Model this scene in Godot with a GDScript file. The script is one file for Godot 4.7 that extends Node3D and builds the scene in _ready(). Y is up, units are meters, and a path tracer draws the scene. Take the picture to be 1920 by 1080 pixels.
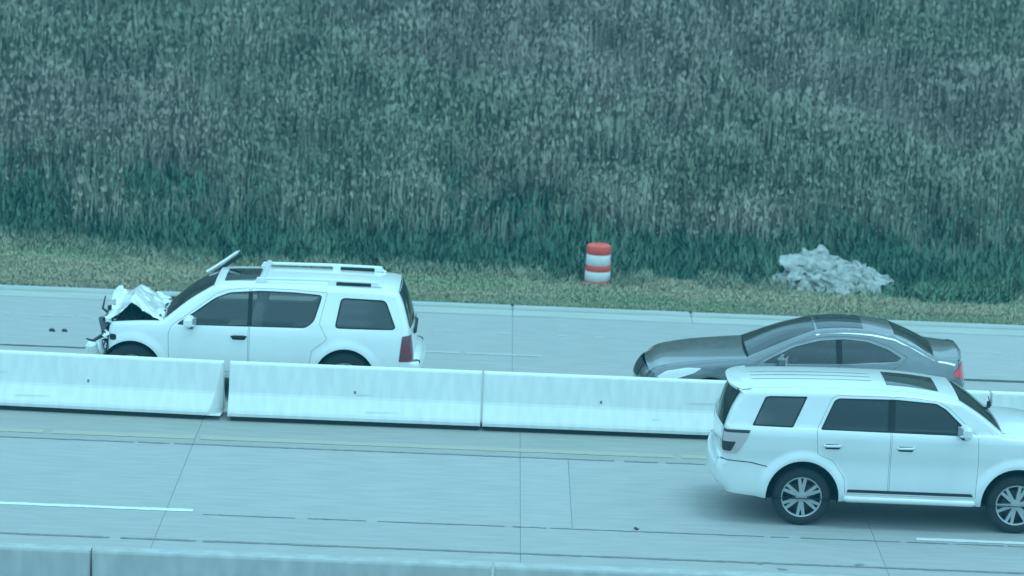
extends Node3D

# ------------------------------------------------------------------ helpers
var rng := RandomNumberGenerator.new()
var M := {}
var used := {}

func lin(r: float, g: float, b: float) -> Color:
	return Color(r, g, b).linear_to_srgb()

func mat(c: Color, rough := 0.6, metal := 0.0) -> StandardMaterial3D:
	var m := StandardMaterial3D.new()
	m.albedo_color = lin(c.r, c.g, c.b)
	m.roughness = rough
	m.metallic = metal
	m.cull_mode = BaseMaterial3D.CULL_DISABLED
	return m

func noise_tex(freq: float, lo: float, hi: float, oct := 4, sd := 1, size := 512, tint := Color(1, 1, 1)) -> NoiseTexture2D:
	var n := FastNoiseLite.new()
	n.seed = sd
	n.frequency = freq
	n.fractal_octaves = oct
	n.noise_type = FastNoiseLite.TYPE_SIMPLEX_SMOOTH
	var t := NoiseTexture2D.new()
	t.width = size; t.height = size; t.seamless = true; t.noise = n
	var g := Gradient.new()
	g.set_color(0, lin(lo * tint.r, lo * tint.g, lo * tint.b)); g.set_color(1, lin(hi, hi, hi))
	t.color_ramp = g
	return t

func textured(m: StandardMaterial3D, t: Texture2D, scale: Vector3) -> StandardMaterial3D:
	m.albedo_texture = t
	m.uv1_triplanar = true
	m.uv1_world_triplanar = true
	m.uv1_scale = scale
	return m

func numbered(called: String) -> String:
	if not used.has(called):
		used[called] = 0
		return called
	used[called] += 1
	return "%s_%03d" % [called, used[called]]

func thing(called: String, label: String, category: String, at := Vector3.ZERO, group := "") -> Node3D:
	var o := Node3D.new()
	o.name = numbered(called)
	add_child(o, true)
	o.position = at
	tag(o, label, category, group)
	return o

func tag(o: Node, label: String, category: String, group := "", kind := "") -> void:
	if label != "": o.set_meta("label", label)
	if category != "": o.set_meta("category", category)
	if group != "": o.set_meta("group", group)
	if kind != "": o.set_meta("kind", kind)

func stt() -> SurfaceTool:
	var s := SurfaceTool.new()
	s.begin(Mesh.PRIMITIVE_TRIANGLES)
	return s

func obj(called: String, s: SurfaceTool, m: Material, parent: Node = null) -> MeshInstance3D:
	return obj_mesh(called, s.commit(), m, parent)

func obj_mesh(called: String, mesh: Mesh, m: Material, parent: Node = null) -> MeshInstance3D:
	var o := MeshInstance3D.new()
	o.mesh = mesh
	o.material_override = m
	if parent == null:
		o.name = numbered(called)
		add_child(o, true)
	else:
		var k := 0
		var nm := called
		while parent.has_node(nm):
			k += 1
			nm = "%s_%03d" % [called, k]
		o.name = nm
		parent.add_child(o, true)
	return o

func struct(o: MeshInstance3D, label := "") -> MeshInstance3D:
	o.set_meta("kind", "structure")
	if label != "": o.set_meta("label", label)
	return o

# one triangle with its three normals, wound so that its front faces along them
func tri(s: SurfaceTool, a: Vector3, b: Vector3, c: Vector3, na: Vector3, nb: Vector3, nc: Vector3) -> void:
	var x := (b - a).cross(c - a)
	if x.length_squared() < 1e-14: return
	if x.dot(na + nb + nc) > 0.0:
		var t := b; b = c; c = t
		t = nb; nb = nc; nc = t
	s.set_normal(na); s.add_vertex(a)
	s.set_normal(nb); s.add_vertex(b)
	s.set_normal(nc); s.add_vertex(c)

func flat(s: SurfaceTool, a: Vector3, b: Vector3, c: Vector3, out: Vector3) -> void:
	var n := (b - a).cross(c - a).normalized()
	if n.dot(out) < 0.0: n = -n
	tri(s, a, b, c, n, n, n)

func quad(s: SurfaceTool, a: Vector3, b: Vector3, c: Vector3, d: Vector3, out: Vector3) -> void:
	flat(s, a, b, c, out); flat(s, a, c, d, out)

# box with chamfered edges, centre c, full size z, turned by basis
func box(s: SurfaceTool, c: Vector3, size: Vector3, ch := 0.01, turn := Basis.IDENTITY) -> void:
	var h := size * 0.5
	ch = minf(ch, minf(h.x, minf(h.y, h.z)) * 0.9)
	var pts := []
	for ax in 3:
		for sg in [-1.0, 1.0]:
			var u := (ax + 1) % 3
			var v := (ax + 2) % 3
			var q := []
			for k in [[-1.0, -1.0], [1.0, -1.0], [1.0, 1.0], [-1.0, 1.0]]:
				var p := Vector3.ZERO
				p[ax] = sg * h[ax]; p[u] = k[0] * (h[u] - ch); p[v] = k[1] * (h[v] - ch)
				q.append(c + turn * p)
			var n := Vector3.ZERO
			n[ax] = sg
			quad(s, q[0], q[1], q[2], q[3], turn * n)
	for ax in 3:
		var u := (ax + 1) % 3
		var v := (ax + 2) % 3
		for su in [-1.0, 1.0]:
			for sv in [-1.0, 1.0]:
				var q := []
				for k in [[-1.0, 0], [1.0, 0], [1.0, 1], [-1.0, 1]]:
					var p := Vector3.ZERO
					p[ax] = k[0] * (h[ax] - ch)
					p[u] = su * (h[u] - (ch if k[1] == 0 else 0.0))
					p[v] = sv * (h[v] - (0.0 if k[1] == 0 else ch))
					q.append(c + turn * p)
				var n := Vector3.ZERO
				n[u] = su; n[v] = sv
				quad(s, q[0], q[1], q[2], q[3], turn * n)
	for sx in [-1.0, 1.0]:
		for sy in [-1.0, 1.0]:
			for sz in [-1.0, 1.0]:
				var n := Vector3(sx, sy, sz)
				flat(s, c + turn * Vector3(sx * h.x, sy * (h.y - ch), sz * (h.z - ch)), c + turn * Vector3(sx * (h.x - ch), sy * h.y, sz * (h.z - ch)), c + turn * Vector3(sx * (h.x - ch), sy * (h.y - ch), sz * h.z), turn * n)

# tube of varying radius along points
func tube(s: SurfaceTool, pts: Array, rad: Array, n := 10, caps := true) -> void:
	var rings := []
	var nrm := []
	var side := Vector3.ZERO
	for i in pts.size():
		var d: Vector3 = (pts[mini(i + 1, pts.size() - 1)] - pts[maxi(i - 1, 0)]).normalized()
		if side == Vector3.ZERO:
			side = d.cross(Vector3.UP if absf(d.y) < 0.9 else Vector3.RIGHT).normalized()
		side = (side - d * side.dot(d)).normalized()
		var up := d.cross(side)
		var ring := []
		var nr := []
		for k in n:
			var a := TAU * k / n
			var v := side * cos(a) + up * sin(a)
			ring.append(pts[i] + v * rad[i]); nr.append(v)
		rings.append(ring); nrm.append(nr)
	for i in pts.size() - 1:
		for k in n:
			var j := (k + 1) % n
			tri(s, rings[i][k], rings[i][j], rings[i + 1][j], nrm[i][k], nrm[i][j], nrm[i + 1][j])
			tri(s, rings[i][k], rings[i + 1][j], rings[i + 1][k], nrm[i][k], nrm[i + 1][j], nrm[i + 1][k])
	if caps:
		for e in [0, pts.size() - 1]:
			var d: Vector3 = (pts[0] - pts[1]) if e == 0 else (pts[e] - pts[e - 1])
			for k in range(1, n - 1):
				flat(s, rings[e][0], rings[e][k], rings[e][k + 1], d)

# lathe about an axis: profile of (radius, along)
func lathe(s: SurfaceTool, at: Vector3, axis: Basis, prof: Array, n := 32, sharp := 0.6) -> void:
	# axis.y is the axis of the lathe
	for i in prof.size() - 1:
		var p: Vector2 = prof[i]
		var q: Vector2 = prof[i + 1]
		if p.distance_to(q) < 1e-6: continue
		var nm := Vector2(q.y - p.y, -(q.x - p.x)).normalized()
		var n0 := nm
		var n1 := nm
		if i > 0:
			var pr: Vector2 = prof[i - 1]
			var m0 := Vector2(p.y - pr.y, -(p.x - pr.x)).normalized()
			if m0.dot(nm) > sharp: n0 = (m0 + nm).normalized()
		if i < prof.size() - 2:
			var nx: Vector2 = prof[i + 2]
			var m1 := Vector2(nx.y - q.y, -(nx.x - q.x)).normalized()
			if m1.dot(nm) > sharp: n1 = (m1 + nm).normalized()
		for k in n:
			var a0 := TAU * k / n
			var a1 := TAU * (k + 1) / n
			var d0 := axis.x * cos(a0) + axis.z * sin(a0)
			var d1 := axis.x * cos(a1) + axis.z * sin(a1)
			var A := at + d0 * p.x + axis.y * p.y
			var B := at + d1 * p.x + axis.y * p.y
			var C := at + d1 * q.x + axis.y * q.y
			var D := at + d0 * q.x + axis.y * q.y
			tri(s, A, B, C, d0 * n0.x + axis.y * n0.y, d1 * n0.x + axis.y * n0.y, d1 * n1.x + axis.y * n1.y)
			tri(s, A, C, D, d0 * n0.x + axis.y * n0.y, d1 * n1.x + axis.y * n1.y, d0 * n1.x + axis.y * n1.y)

# smooth table lookup: rows of [x, y]
func look(t: Array, x: float) -> float:
	if x <= t[0][0]: return t[0][1]
	var n := t.size()
	if x >= t[n - 1][0]: return t[n - 1][1]
	for i in n - 1:
		if x <= t[i + 1][0]:
			var f: float = (x - t[i][0]) / (t[i + 1][0] - t[i][0])
			var a: float = t[maxi(i - 1, 0)][1]
			var d: float = t[mini(i + 2, n - 1)][1]
			var r := cubic_interpolate(t[i][1], t[i + 1][1], a, d, f)
			return clampf(r, minf(t[i][1], t[i + 1][1]) - 0.01, maxf(t[i][1], t[i + 1][1]) + 0.01)
	return t[n - 1][1]

func poly(a: Array, x0 := 0.0) -> PackedVector2Array:
	var p := PackedVector2Array()
	for v in a: p.append(Vector2(v[0] - x0, v[1]))
	return p

# rounds the corners of a polygon
func rounded(p: PackedVector2Array, r: float, n := 4) -> PackedVector2Array:
	var out := PackedVector2Array()
	var c := p.size()
	for i in c:
		var a := p[(i + c - 1) % c]
		var b := p[i]
		var d := p[(i + 1) % c]
		var ra := minf(r, minf(a.distance_to(b), b.distance_to(d)) * 0.45)
		var s := b + (a - b).normalized() * ra
		var e := b + (d - b).normalized() * ra
		for k in n + 1:
			var f := float(k) / n
			out.append(s.lerp(b, f).lerp(b.lerp(e, f), f))
	return out

# ------------------------------------------------------------------ cars
# A car is a side profile (segments of [x, height, edge radius in the plane, edge drop, bulge]) and a half width at each
# height; panels are cut out of the profile and laid on that width, ribbons run across it.
class Car:
	var root: Node3D
	var segs := {}
	var order := []
	var line := []
	var sil := PackedVector2Array()
	var rings := []
	var wprof := []
	var plan := []
	var arches := []
	var flare := 0.02
	var x0 := 0.0
	var near := {}

func car_setup(c: Car, segs: Array, bottom: Array) -> void:
	for sg in segs:
		var src: Array = sg[1]
		var pts := []
		for i in src.size() - 1:
			var steps: int = maxi(2, int(ceil(Vector2(src[i][0], src[i][1]).distance_to(Vector2(src[i + 1][0], src[i + 1][1])) / 0.06)))
			for k in steps:
				var f := float(k) / steps
				var row := []
				for e in 5:
					row.append(cubic_interpolate(src[i][e], src[i + 1][e], src[maxi(i - 1, 0)][e], src[mini(i + 2, src.size() - 1)][e], f) - (c.x0 if e == 0 else 0.0))
				pts.append(row)
		var last: Array = src[src.size() - 1].duplicate()
		last[0] -= c.x0
		pts.append(last)
		c.segs[sg[0]] = pts
		c.order.append(sg[0])
		for p in pts:
			if c.line.is_empty() or Vector2(c.line[-1][0], c.line[-1][1]).distance_to(Vector2(p[0], p[1])) > 0.004:
				c.line.append(p)
	for p in c.line: c.sil.append(Vector2(p[0], p[1]))
	var deep := PackedVector2Array(c.sil)
	deep.append(Vector2(c.line[-1][0], -1.0))
	deep.append(Vector2(c.line[0][0], -1.0))
	for b in bottom: c.sil.append(Vector2(b[0] - c.x0, b[1]))
	for d in [0.006, 0.018, 0.04, 0.08, 0.15, 0.25]:
		var o := Geometry2D.offset_polygon(deep, -d)
		if o.size() > 0: c.rings.append([d, o[0]])

func edge_of(c: Car, x: float, h: float) -> Vector3:
	var best := 1e9
	var out := Vector3(9, 0.05, 0.05)
	var p := Vector2(x, h)
	var key := Vector2i(int(floor(x * 10.0)), int(floor(h * 10.0)))
	if not c.near.has(key):
		var mid := (Vector2(key) + Vector2(0.5, 0.5)) * 0.1
		var few := []
		for i in c.line.size() - 1:
			var q := Geometry2D.get_closest_point_to_segment(mid, Vector2(c.line[i][0], c.line[i][1]), Vector2(c.line[i + 1][0], c.line[i + 1][1]))
			if q.distance_to(mid) < 0.42: few.append(i)
		c.near[key] = few
	for i in c.near[key]:
		var a: Array = c.line[i]
		var b: Array = c.line[i + 1]
		var av := Vector2(a[0], a[1])
		var ab := Vector2(b[0], b[1]) - av
		var f := clampf((p - av).dot(ab) / ab.length_squared(), 0.0, 1.0)
		var d := (av + ab * f).distance_squared_to(p)
		if d < best:
			best = d
			out = Vector3(0, lerpf(a[2], b[2], f), lerpf(a[3], b[3], f))
	out.x = sqrt(best) if best < 1e8 else 9.0
	return out

func wide(c: Car, x: float, h: float) -> float:
	var w := look(c.wprof, h) - look(c.plan, x + c.x0)
	for a in c.arches:
		var d: float = Vector2(x - a[0], h - a[1]).length() - a[2]
		if d < 0.15: w += c.flare * smoothstep(0.15, 0.02, d)
	var e := edge_of(c, x, h)
	if e.x < e.y:
		var k := 1.0 - e.x / e.y
		w -= e.z * (1.0 - sqrt(maxf(0.0, 1.0 - k * k)))
	return w

func side_point(c: Car, p: Vector2, side: float, lift: float) -> Array:
	var w := wide(c, p.x, p.y)
	var e := 0.006
	var gx := (wide(c, p.x + e, p.y) - wide(c, p.x - e, p.y)) / (2 * e)
	var gh := (wide(c, p.x, p.y + e) - wide(c, p.x, p.y - e)) / (2 * e)
	var n := Vector3(-gx, -gh, side * 1.0)
	n = Vector3(-gx, -gh, 1.0).normalized()
	var q := Vector3(p.x, p.y, w) + n * lift
	return [Vector3(q.x, q.y, q.z * side), Vector3(n.x, n.y, n.z * side)]

# lays a polygon of the side view on the car's flank
func panel(c: Car, s: SurfaceTool, shapes: Array, holes: Array, side: float, lift := 0.0, cell := 0.065) -> void:
	for shape: PackedVector2Array in shapes:
		var lo := Vector2(1e9, 1e9)
		var hi := -lo
		for p in shape:
			lo = lo.min(p); hi = hi.max(p)
		for i in range(int(floor(lo.x / cell)), int(ceil(hi.x / cell))):
			for j in range(int(floor(lo.y / cell)), int(ceil(hi.y / cell))):
				var cp := PackedVector2Array([Vector2(i, j) * cell, Vector2(i + 1, j) * cell, Vector2(i + 1, j + 1) * cell, Vector2(i, j + 1) * cell])
				var pieces := Geometry2D.intersect_polygons(cp, shape)
				for hole in holes:
					var nxt: Array[PackedVector2Array] = []
					for pc in pieces: nxt.append_array(Geometry2D.clip_polygons(pc, hole))
					pieces = nxt
				for r in c.rings:
					var nxt: Array[PackedVector2Array] = []
					for pc in pieces:
						nxt.append_array(Geometry2D.intersect_polygons(pc, r[1]))
						nxt.append_array(Geometry2D.clip_polygons(pc, r[1]))
					pieces = nxt
				for a in c.arches:
					var far: float = Vector2((i + 0.5) * cell - a[0], (j + 0.5) * cell - a[1]).length() - a[2]
					if far > 0.22 or far < -0.1: continue
					for d in [0.015, 0.035, 0.06, 0.085, 0.11, 0.135]:
						var circle := PackedVector2Array()
						for k in 48: circle.append(Vector2(a[0], a[1]) + Vector2.from_angle(TAU * k / 48.0) * (a[2] + d))
						var nxt: Array[PackedVector2Array] = []
						for pc in pieces:
							nxt.append_array(Geometry2D.intersect_polygons(pc, circle))
							nxt.append_array(Geometry2D.clip_polygons(pc, circle))
						pieces = nxt
				for pc in pieces:
					var ix := Geometry2D.triangulate_polygon(pc)
					if ix.is_empty(): continue
					var v := []
					for p in pc: v.append(side_point(c, p, side, lift))
					for k in range(0, ix.size(), 3):
						tri(s, v[ix[k]][0], v[ix[k + 1]][0], v[ix[k + 2]][0], v[ix[k]][1], v[ix[k + 1]][1], v[ix[k + 2]][1])

# the thickness of a panel's edge: a strip that runs inwards along an outline
func lip(c: Car, s: SurfaceTool, outline: PackedVector2Array, side: float, depth: float, hmin := -9.0, lift := 0.0) -> void:
	var n := outline.size()
	for i in n:
		var p := outline[i]
		var q := outline[(i + 1) % n]
		if p.y < hmin and q.y < hmin: continue
		var a := Vector3(p.x, p.y, side * (wide(c, p.x, p.y) + lift))
		var b := Vector3(q.x, q.y, side * (wide(c, q.x, q.y) + lift))
		var d := Vector3(0, 0, -side * depth)
		var m := Vector3(-(q.y - p.y), q.x - p.x, 0)
		quad(s, a, b, b + d, a + d, m)

# runs across the car along part of its profile; z from za to zb (fractions of the half width, less margin metres)
func ribbon(c: Car, s: SurfaceTool, seg: String, u0 := 0.0, u1 := 1.0, za := -1.0, zb := 1.0, margin := 0.0, lift := 0.0, cols := 14) -> void:
	var pts: Array = c.segs[seg]
	var n := pts.size()
	var rows := []
	var cnt := maxi(2, int(round((n - 1) * (u1 - u0))) + 1)
	for i in cnt:
		var f := (u0 + (u1 - u0) * i / (cnt - 1)) * (n - 1)
		var k := mini(int(floor(f)), n - 2)
		var a: Array = pts[k]
		var b: Array = pts[k + 1]
		var t := f - k
		var x := lerpf(a[0], b[0], t)
		var h := lerpf(a[1], b[1], t)
		var d := Vector2(b[0] - a[0], b[1] - a[1]).normalized()
		if t < 0.01 and k > 0: d = (d + Vector2(a[0] - pts[k - 1][0], a[1] - pts[k - 1][1]).normalized()).normalized()
		elif t > 0.5 and k < n - 2: d = d.lerp((d + Vector2(pts[k + 2][0] - b[0], pts[k + 2][1] - b[1]).normalized()).normalized(), (t - 0.5) * 2).normalized()
		var nm := Vector2(-d.y, d.x)
		var wr := look(c.wprof, h) - look(c.plan, x + c.x0) - lerpf(a[3], b[3], t)
		var bulge := lerpf(a[4], b[4], t)
		var row := []
		for j in cols + 1:
			var v := lerpf(za, zb, float(j) / cols)
			var z := v * wr - signf(v) * margin * absf(v)
			var g := z / wr
			var o := bulge * (1.0 - g * g) + lift
			var nn := Vector3(nm.x, nm.y, 2.0 * bulge * g / wr).normalized()
			row.append([Vector3(x + nm.x * o, h + nm.y * o, z), nn])
		rows.append(row)
	for i in cnt - 1:
		for j in cols:
			var A: Array = rows[i][j]
			var B: Array = rows[i + 1][j]
			var C: Array = rows[i + 1][j + 1]
			var D: Array = rows[i][j + 1]
			tri(s, A[0], B[0], C[0], A[1], B[1], C[1])
			tri(s, A[0], C[0], D[0], A[1], C[1], D[1])

func ribbon_edges(c: Car, s: SurfaceTool, seg: String, w: float, u0 := 0.0, u1 := 1.0) -> void:
	# the two borders left and right of a pane, w of the half width
	ribbon(c, s, seg, u0, u1, -1.0, -1.0 + w, 0, 0, 2)
	ribbon(c, s, seg, u0, u1, 1.0 - w, 1.0, 0, 0, 2)

func part_panel(c: Car, called: String, m: Material, shapes: Array, holes: Array, lift := 0.0, lips := [], lipdepth := 0.02) -> Array:
	var made := []
	for side in [1.0, -1.0]:
		var s := stt()
		panel(c, s, shapes, holes, side, lift)
		for l in lips: lip(c, s, l, side, lipdepth, -9.0, lift)
		made.append(obj(called, s, m, c.root))
	return made

# the panes of one window band, front ones and rear ones each a part
func panes(c: Car, names: Array, m: Material, pieces: Array, lift: float) -> void:
	pieces.sort_custom(func(a, b): return a[0].x < b[0].x)
	for i in pieces.size():
		part_panel(c, names[mini(i, names.size() - 1)], m, [pieces[i]], [], lift)

func arch_poly(x: float, h: float, r: float, low: float) -> PackedVector2Array:
	var p := PackedVector2Array()
	p.append(Vector2(x - r * 0.97, low))
	for k in 25:
		var a := PI * (1.07 - 1.14 * k / 24.0)
		p.append(Vector2(x + cos(a) * r, h + sin(a) * r))
	p.append(Vector2(x + r * 0.97, low))
	return p

func wheel(c: Car, x: float, r: float, rim_r: float, z: float, spokes: int, spin: float, rimmat: Material, double := true) -> void:
	var side := signf(z)
	var ax := Basis(Vector3(1, 0, 0), Vector3(0, 0, side), Vector3(0, 1, 0))
	var w := 0.25
	var s := stt()
	var prof := [Vector2(rim_r - 0.005, -w), Vector2(rim_r + 0.02, -w - 0.005), Vector2(r - 0.04, -w), Vector2(r - 0.01, -w + 0.02), Vector2(r, -w + 0.05), Vector2(r, -0.06), Vector2(r - 0.008, -0.03), Vector2(r - 0.035, -0.006), Vector2(rim_r + 0.03, 0.0), Vector2(rim_r + 0.006, -0.006), Vector2(rim_r - 0.004, -0.02)]
	prof.reverse()
	lathe(s, Vector3.ZERO, ax, prof, 40)
	var whl := Node3D.new()
	whl.name = "wheel" if not c.root.has_node("wheel") else "wheel_%03d" % c.root.get_children().filter(func(n): return n.name.begins_with("wheel") and not n.name.begins_with("wheel_w")).size()
	c.root.add_child(whl, true)
	whl.position = Vector3(x, r, z)
	obj("tyre", s, M.rubber, whl)
	var g := stt()
	lathe(g, Vector3.ZERO, ax, [Vector2(rim_r - 0.022, -0.05), Vector2(rim_r - 0.02, -0.012), Vector2(rim_r - 0.004, -0.006), Vector2(rim_r, -0.016)].duplicate(), 40)
	for k in spokes:
		var a0 := spin + TAU * k / spokes
		for o in ([-0.16, 0.16] if double else [0.0]):
			var a: float = a0 + o * 0.4
			var b: float = a0 + o
			var d0 := Vector3(cos(a), sin(a), 0)
			var d1 := Vector3(cos(b), sin(b), 0)
			var p0: Vector3 = d0 * 0.05 + Vector3(0, 0, side * -0.025)
			var p1: Vector3 = d1 * (rim_r - 0.012) + Vector3(0, 0, side * -0.018)
			var t0 := Vector3(-sin(a), cos(a), 0) * 0.026
			var t1 := Vector3(-sin(b), cos(b), 0) * 0.019
			var bk := Vector3(0, 0, -side * 0.035)
			quad(g, p0 - t0, p1 - t1, p1 + t1, p0 + t0, Vector3(0, 0, side))
			quad(g, p0 - t0 * 1.3, p1 - t1 * 1.3, p1 - t1 * 1.3 + bk, p0 - t0 * 1.3 + bk, -t0)
			quad(g, p0 + t0 * 1.3, p1 + t1 * 1.3, p1 + t1 * 1.3 + bk, p0 + t0 * 1.3 + bk, t0)
	lathe(g, Vector3.ZERO, ax, [Vector2(0.075, -0.03), Vector2(0.07, -0.016), Vector2(0.04, -0.012), Vector2(0.0, -0.012)], 20)
	obj("rim", g, rimmat, whl)
	var bkp := stt()
	lathe(bkp, Vector3.ZERO, ax, [Vector2(rim_r - 0.02, -0.05), Vector2(rim_r - 0.03, -0.16), Vector2(0.0, -0.16)], 32)
	lathe(bkp, Vector3.ZERO, ax, [Vector2(rim_r * 0.66, -0.12), Vector2(rim_r * 0.66, -0.09), Vector2(0.05, -0.09)], 28)
	obj("brake_disc", bkp, M.dark_metal, whl)

func seat(c: Car, x: float, z: float, back: float, h: float, m: Material) -> void:
	var s := stt()
	box(s, Vector3(x, h, z), Vector3(0.5, 0.16, 0.5), 0.05)
	box(s, Vector3(x + back * 0.27, h + 0.32, z), Vector3(0.15, 0.62, 0.5), 0.05, Basis(Vector3(0, 0, 1), -back * 0.2))
	box(s, Vector3(x + back * 0.35, h + 0.72, z), Vector3(0.1, 0.19, 0.27), 0.04, Basis(Vector3(0, 0, 1), -back * 0.1))
	obj("seat", s, m, c.root)

func mirror(c: Car, x: float, h: float, m: Material, ahead: float) -> void:
	for side in [1.0, -1.0]:
		var w := wide(c, x - c.x0, h)
		var s := stt()
		var z: float = side * (w + 0.13)
		box(s, Vector3(x - c.x0, h, z), Vector3(0.13, 0.17, 0.24), 0.045, Basis(Vector3(0, 1, 0), side * ahead * 0.25))
		var o := obj("wing_mirror", s, m, c.root)
		var k := stt()
		box(k, Vector3(x - c.x0, h - 0.09, side * (w + 0.03)), Vector3(0.1, 0.05, 0.14), 0.015)
		obj("mirror_base", k, M.black, o)
		var gl := stt()
		box(gl, Vector3(x - c.x0 - ahead * 0.068, h, z), Vector3(0.012, 0.12, 0.18), 0.004, Basis(Vector3(0, 1, 0), side * ahead * 0.25))
		obj("mirror_glass", gl, M.lens, o)

func handle(c: Car, x: float, h: float, parent_pair: Array, m: Material) -> void:
	for i in 2:
		var side := 1.0 if i == 0 else -1.0
		var w := wide(c, x - c.x0, h)
		var s := stt()
		var z := side * w
		tube(s, [Vector3(x - c.x0 - 0.11, h, z), Vector3(x - c.x0 - 0.085, h, z + side * 0.035), Vector3(x - c.x0 + 0.085, h + 0.004, z + side * 0.035), Vector3(x - c.x0 + 0.11, h + 0.004, z)], [0.014, 0.017, 0.017, 0.014], 8)
		obj("door_handle", s, m, parent_pair[i])
		var d := stt()
		panel(c, d, [rounded(poly([[x - 0.1, h - 0.045], [x + 0.1, h - 0.045], [x + 0.1, h + 0.02], [x - 0.1, h + 0.02]], c.x0), 0.03)], [], side, 0.003, 0.2)
		obj("handle_recess", d, M.black, parent_pair[i])

# what every car has under its panels
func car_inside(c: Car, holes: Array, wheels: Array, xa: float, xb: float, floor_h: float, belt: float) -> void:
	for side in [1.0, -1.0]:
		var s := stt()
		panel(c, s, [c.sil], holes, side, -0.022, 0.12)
		obj("inner_shell", s, M.black, c.root)  # black liner added so the gaps between panels look dark
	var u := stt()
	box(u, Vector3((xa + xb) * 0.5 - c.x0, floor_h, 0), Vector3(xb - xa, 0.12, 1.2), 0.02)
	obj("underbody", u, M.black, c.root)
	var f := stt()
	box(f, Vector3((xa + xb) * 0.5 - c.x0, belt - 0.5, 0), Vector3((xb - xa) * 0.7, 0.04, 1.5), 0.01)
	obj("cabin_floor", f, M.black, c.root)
	for a in wheels:
		var q := arch_poly(a[0], a[1], a[2] - 0.002, 0.37)
		for side in [1.0, -1.0]:
			var s := stt()
			lip(c, s, q, side, 0.33, 0.3, -0.006)
			var w := wide(c, a[0], a[1] + a[2]) - 0.34
			for k in range(1, q.size() - 1):
				flat(s, Vector3(q[0].x, q[0].y + 0.2, side * w), Vector3(q[k].x, maxf(q[k].y, 0.3), side * w), Vector3(q[k + 1].x, maxf(q[k + 1].y, 0.3), side * w), Vector3(0, 0, side))
			obj("wheel_well", s, M.black, c.root)

func _ready() -> void:
	rng.seed = 7
	setting()
	materials()
	roads()
	verge()
	barriers()
	wrecked_suv()
	grey_sedan()
	passing_suv()
	roadside_things()

# ------------------------------------------------------------------ camera, sky, light
func setting() -> void:
	var cam := Camera3D.new()
	cam.name = "camera"
	var P := deg_to_rad(11.15)
	var Y := deg_to_rad(0.35)
	var R := deg_to_rad(2.35)
	var fw := Vector3(sin(Y) * cos(P), -sin(P), -cos(Y) * cos(P))
	var r0 := Vector3(cos(Y), 0, sin(Y))
	var u0 := r0.cross(fw)
	var r := r0 * cos(R) + u0 * sin(R)
	var u := u0 * cos(R) - r0 * sin(R)
	cam.transform = Transform3D(Basis(r, u, -fw), Vector3(0, 11.1, 0))
	cam.fov = rad_to_deg(2.0 * atan(540.0 / 6100.0))
	cam.near = 0.5
	cam.far = 1500.0
	# a long lens focused on the near lane: what lies behind it is slightly soft, as in the photograph
	var at := CameraAttributesPhysical.new()
	at.frustum_focal_length = 12.0 * 6100.0 / 540.0
	at.frustum_focus_distance = 43.5
	at.frustum_near = 0.5
	at.frustum_far = 1500.0
	at.exposure_aperture = 1.35
	cam.attributes = at
	add_child(cam)
	cam.current = true
	var env := Environment.new()
	env.background_mode = Environment.BG_SKY
	env.tonemap_mode = Environment.TONE_MAPPER_LINEAR
	env.tonemap_exposure = 1.06
	env.sdfgi_enabled = true
	env.ssao_enabled = true
	env.ssil_enabled = true
	var sm := ProceduralSkyMaterial.new()
	sm.sky_top_color = lin(0.315, 0.655, 0.82)
	sm.sky_horizon_color = lin(0.26, 0.545, 0.69)
	sm.sky_curve = 0.25
	sm.ground_bottom_color = lin(0.06, 0.13, 0.14)
	sm.ground_horizon_color = lin(0.3, 0.66, 0.76)
	sm.ground_curve = 0.02
	sm.energy_multiplier = 1.62
	# an overcast sky: banks of lighter and darker cloud
	var cn := FastNoiseLite.new()
	cn.seed = 14
	cn.frequency = 0.012
	cn.fractal_octaves = 5
	var cover := NoiseTexture2D.new()
	cover.width = 1024; cover.height = 512; cover.seamless = true; cover.noise = cn
	var cg := Gradient.new()
	cg.offsets = PackedFloat32Array([0.0, 0.35, 0.62, 1.0])
	cg.colors = PackedColorArray([Color(0, 0, 0), lin(0.01, 0.02, 0.025), lin(0.14, 0.30, 0.37), lin(0.22, 0.46, 0.56)])
	cover.color_ramp = cg
	sm.sky_cover = cover
	env.fog_enabled = true
	env.fog_density = 0.0012
	env.fog_light_color = lin(0.1, 0.76, 1.0)
	var sky := Sky.new()
	sky.sky_material = sm
	env.sky = sky
	env.background_energy_multiplier = 1.0
	var we := WorldEnvironment.new()
	we.name = "environment"
	we.environment = env
	add_child(we)
	var sun := DirectionalLight3D.new()
	sun.name = "sun"
	sun.light_color = lin(0.45, 0.86, 1.0)
	sun.light_energy = 0.35
	sun.light_angular_distance = 20.0
	sun.shadow_enabled = true
	add_child(sun)
	sun.look_at_from_position(Vector3(5, 20, 3), Vector3.ZERO, Vector3.UP)

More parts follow.
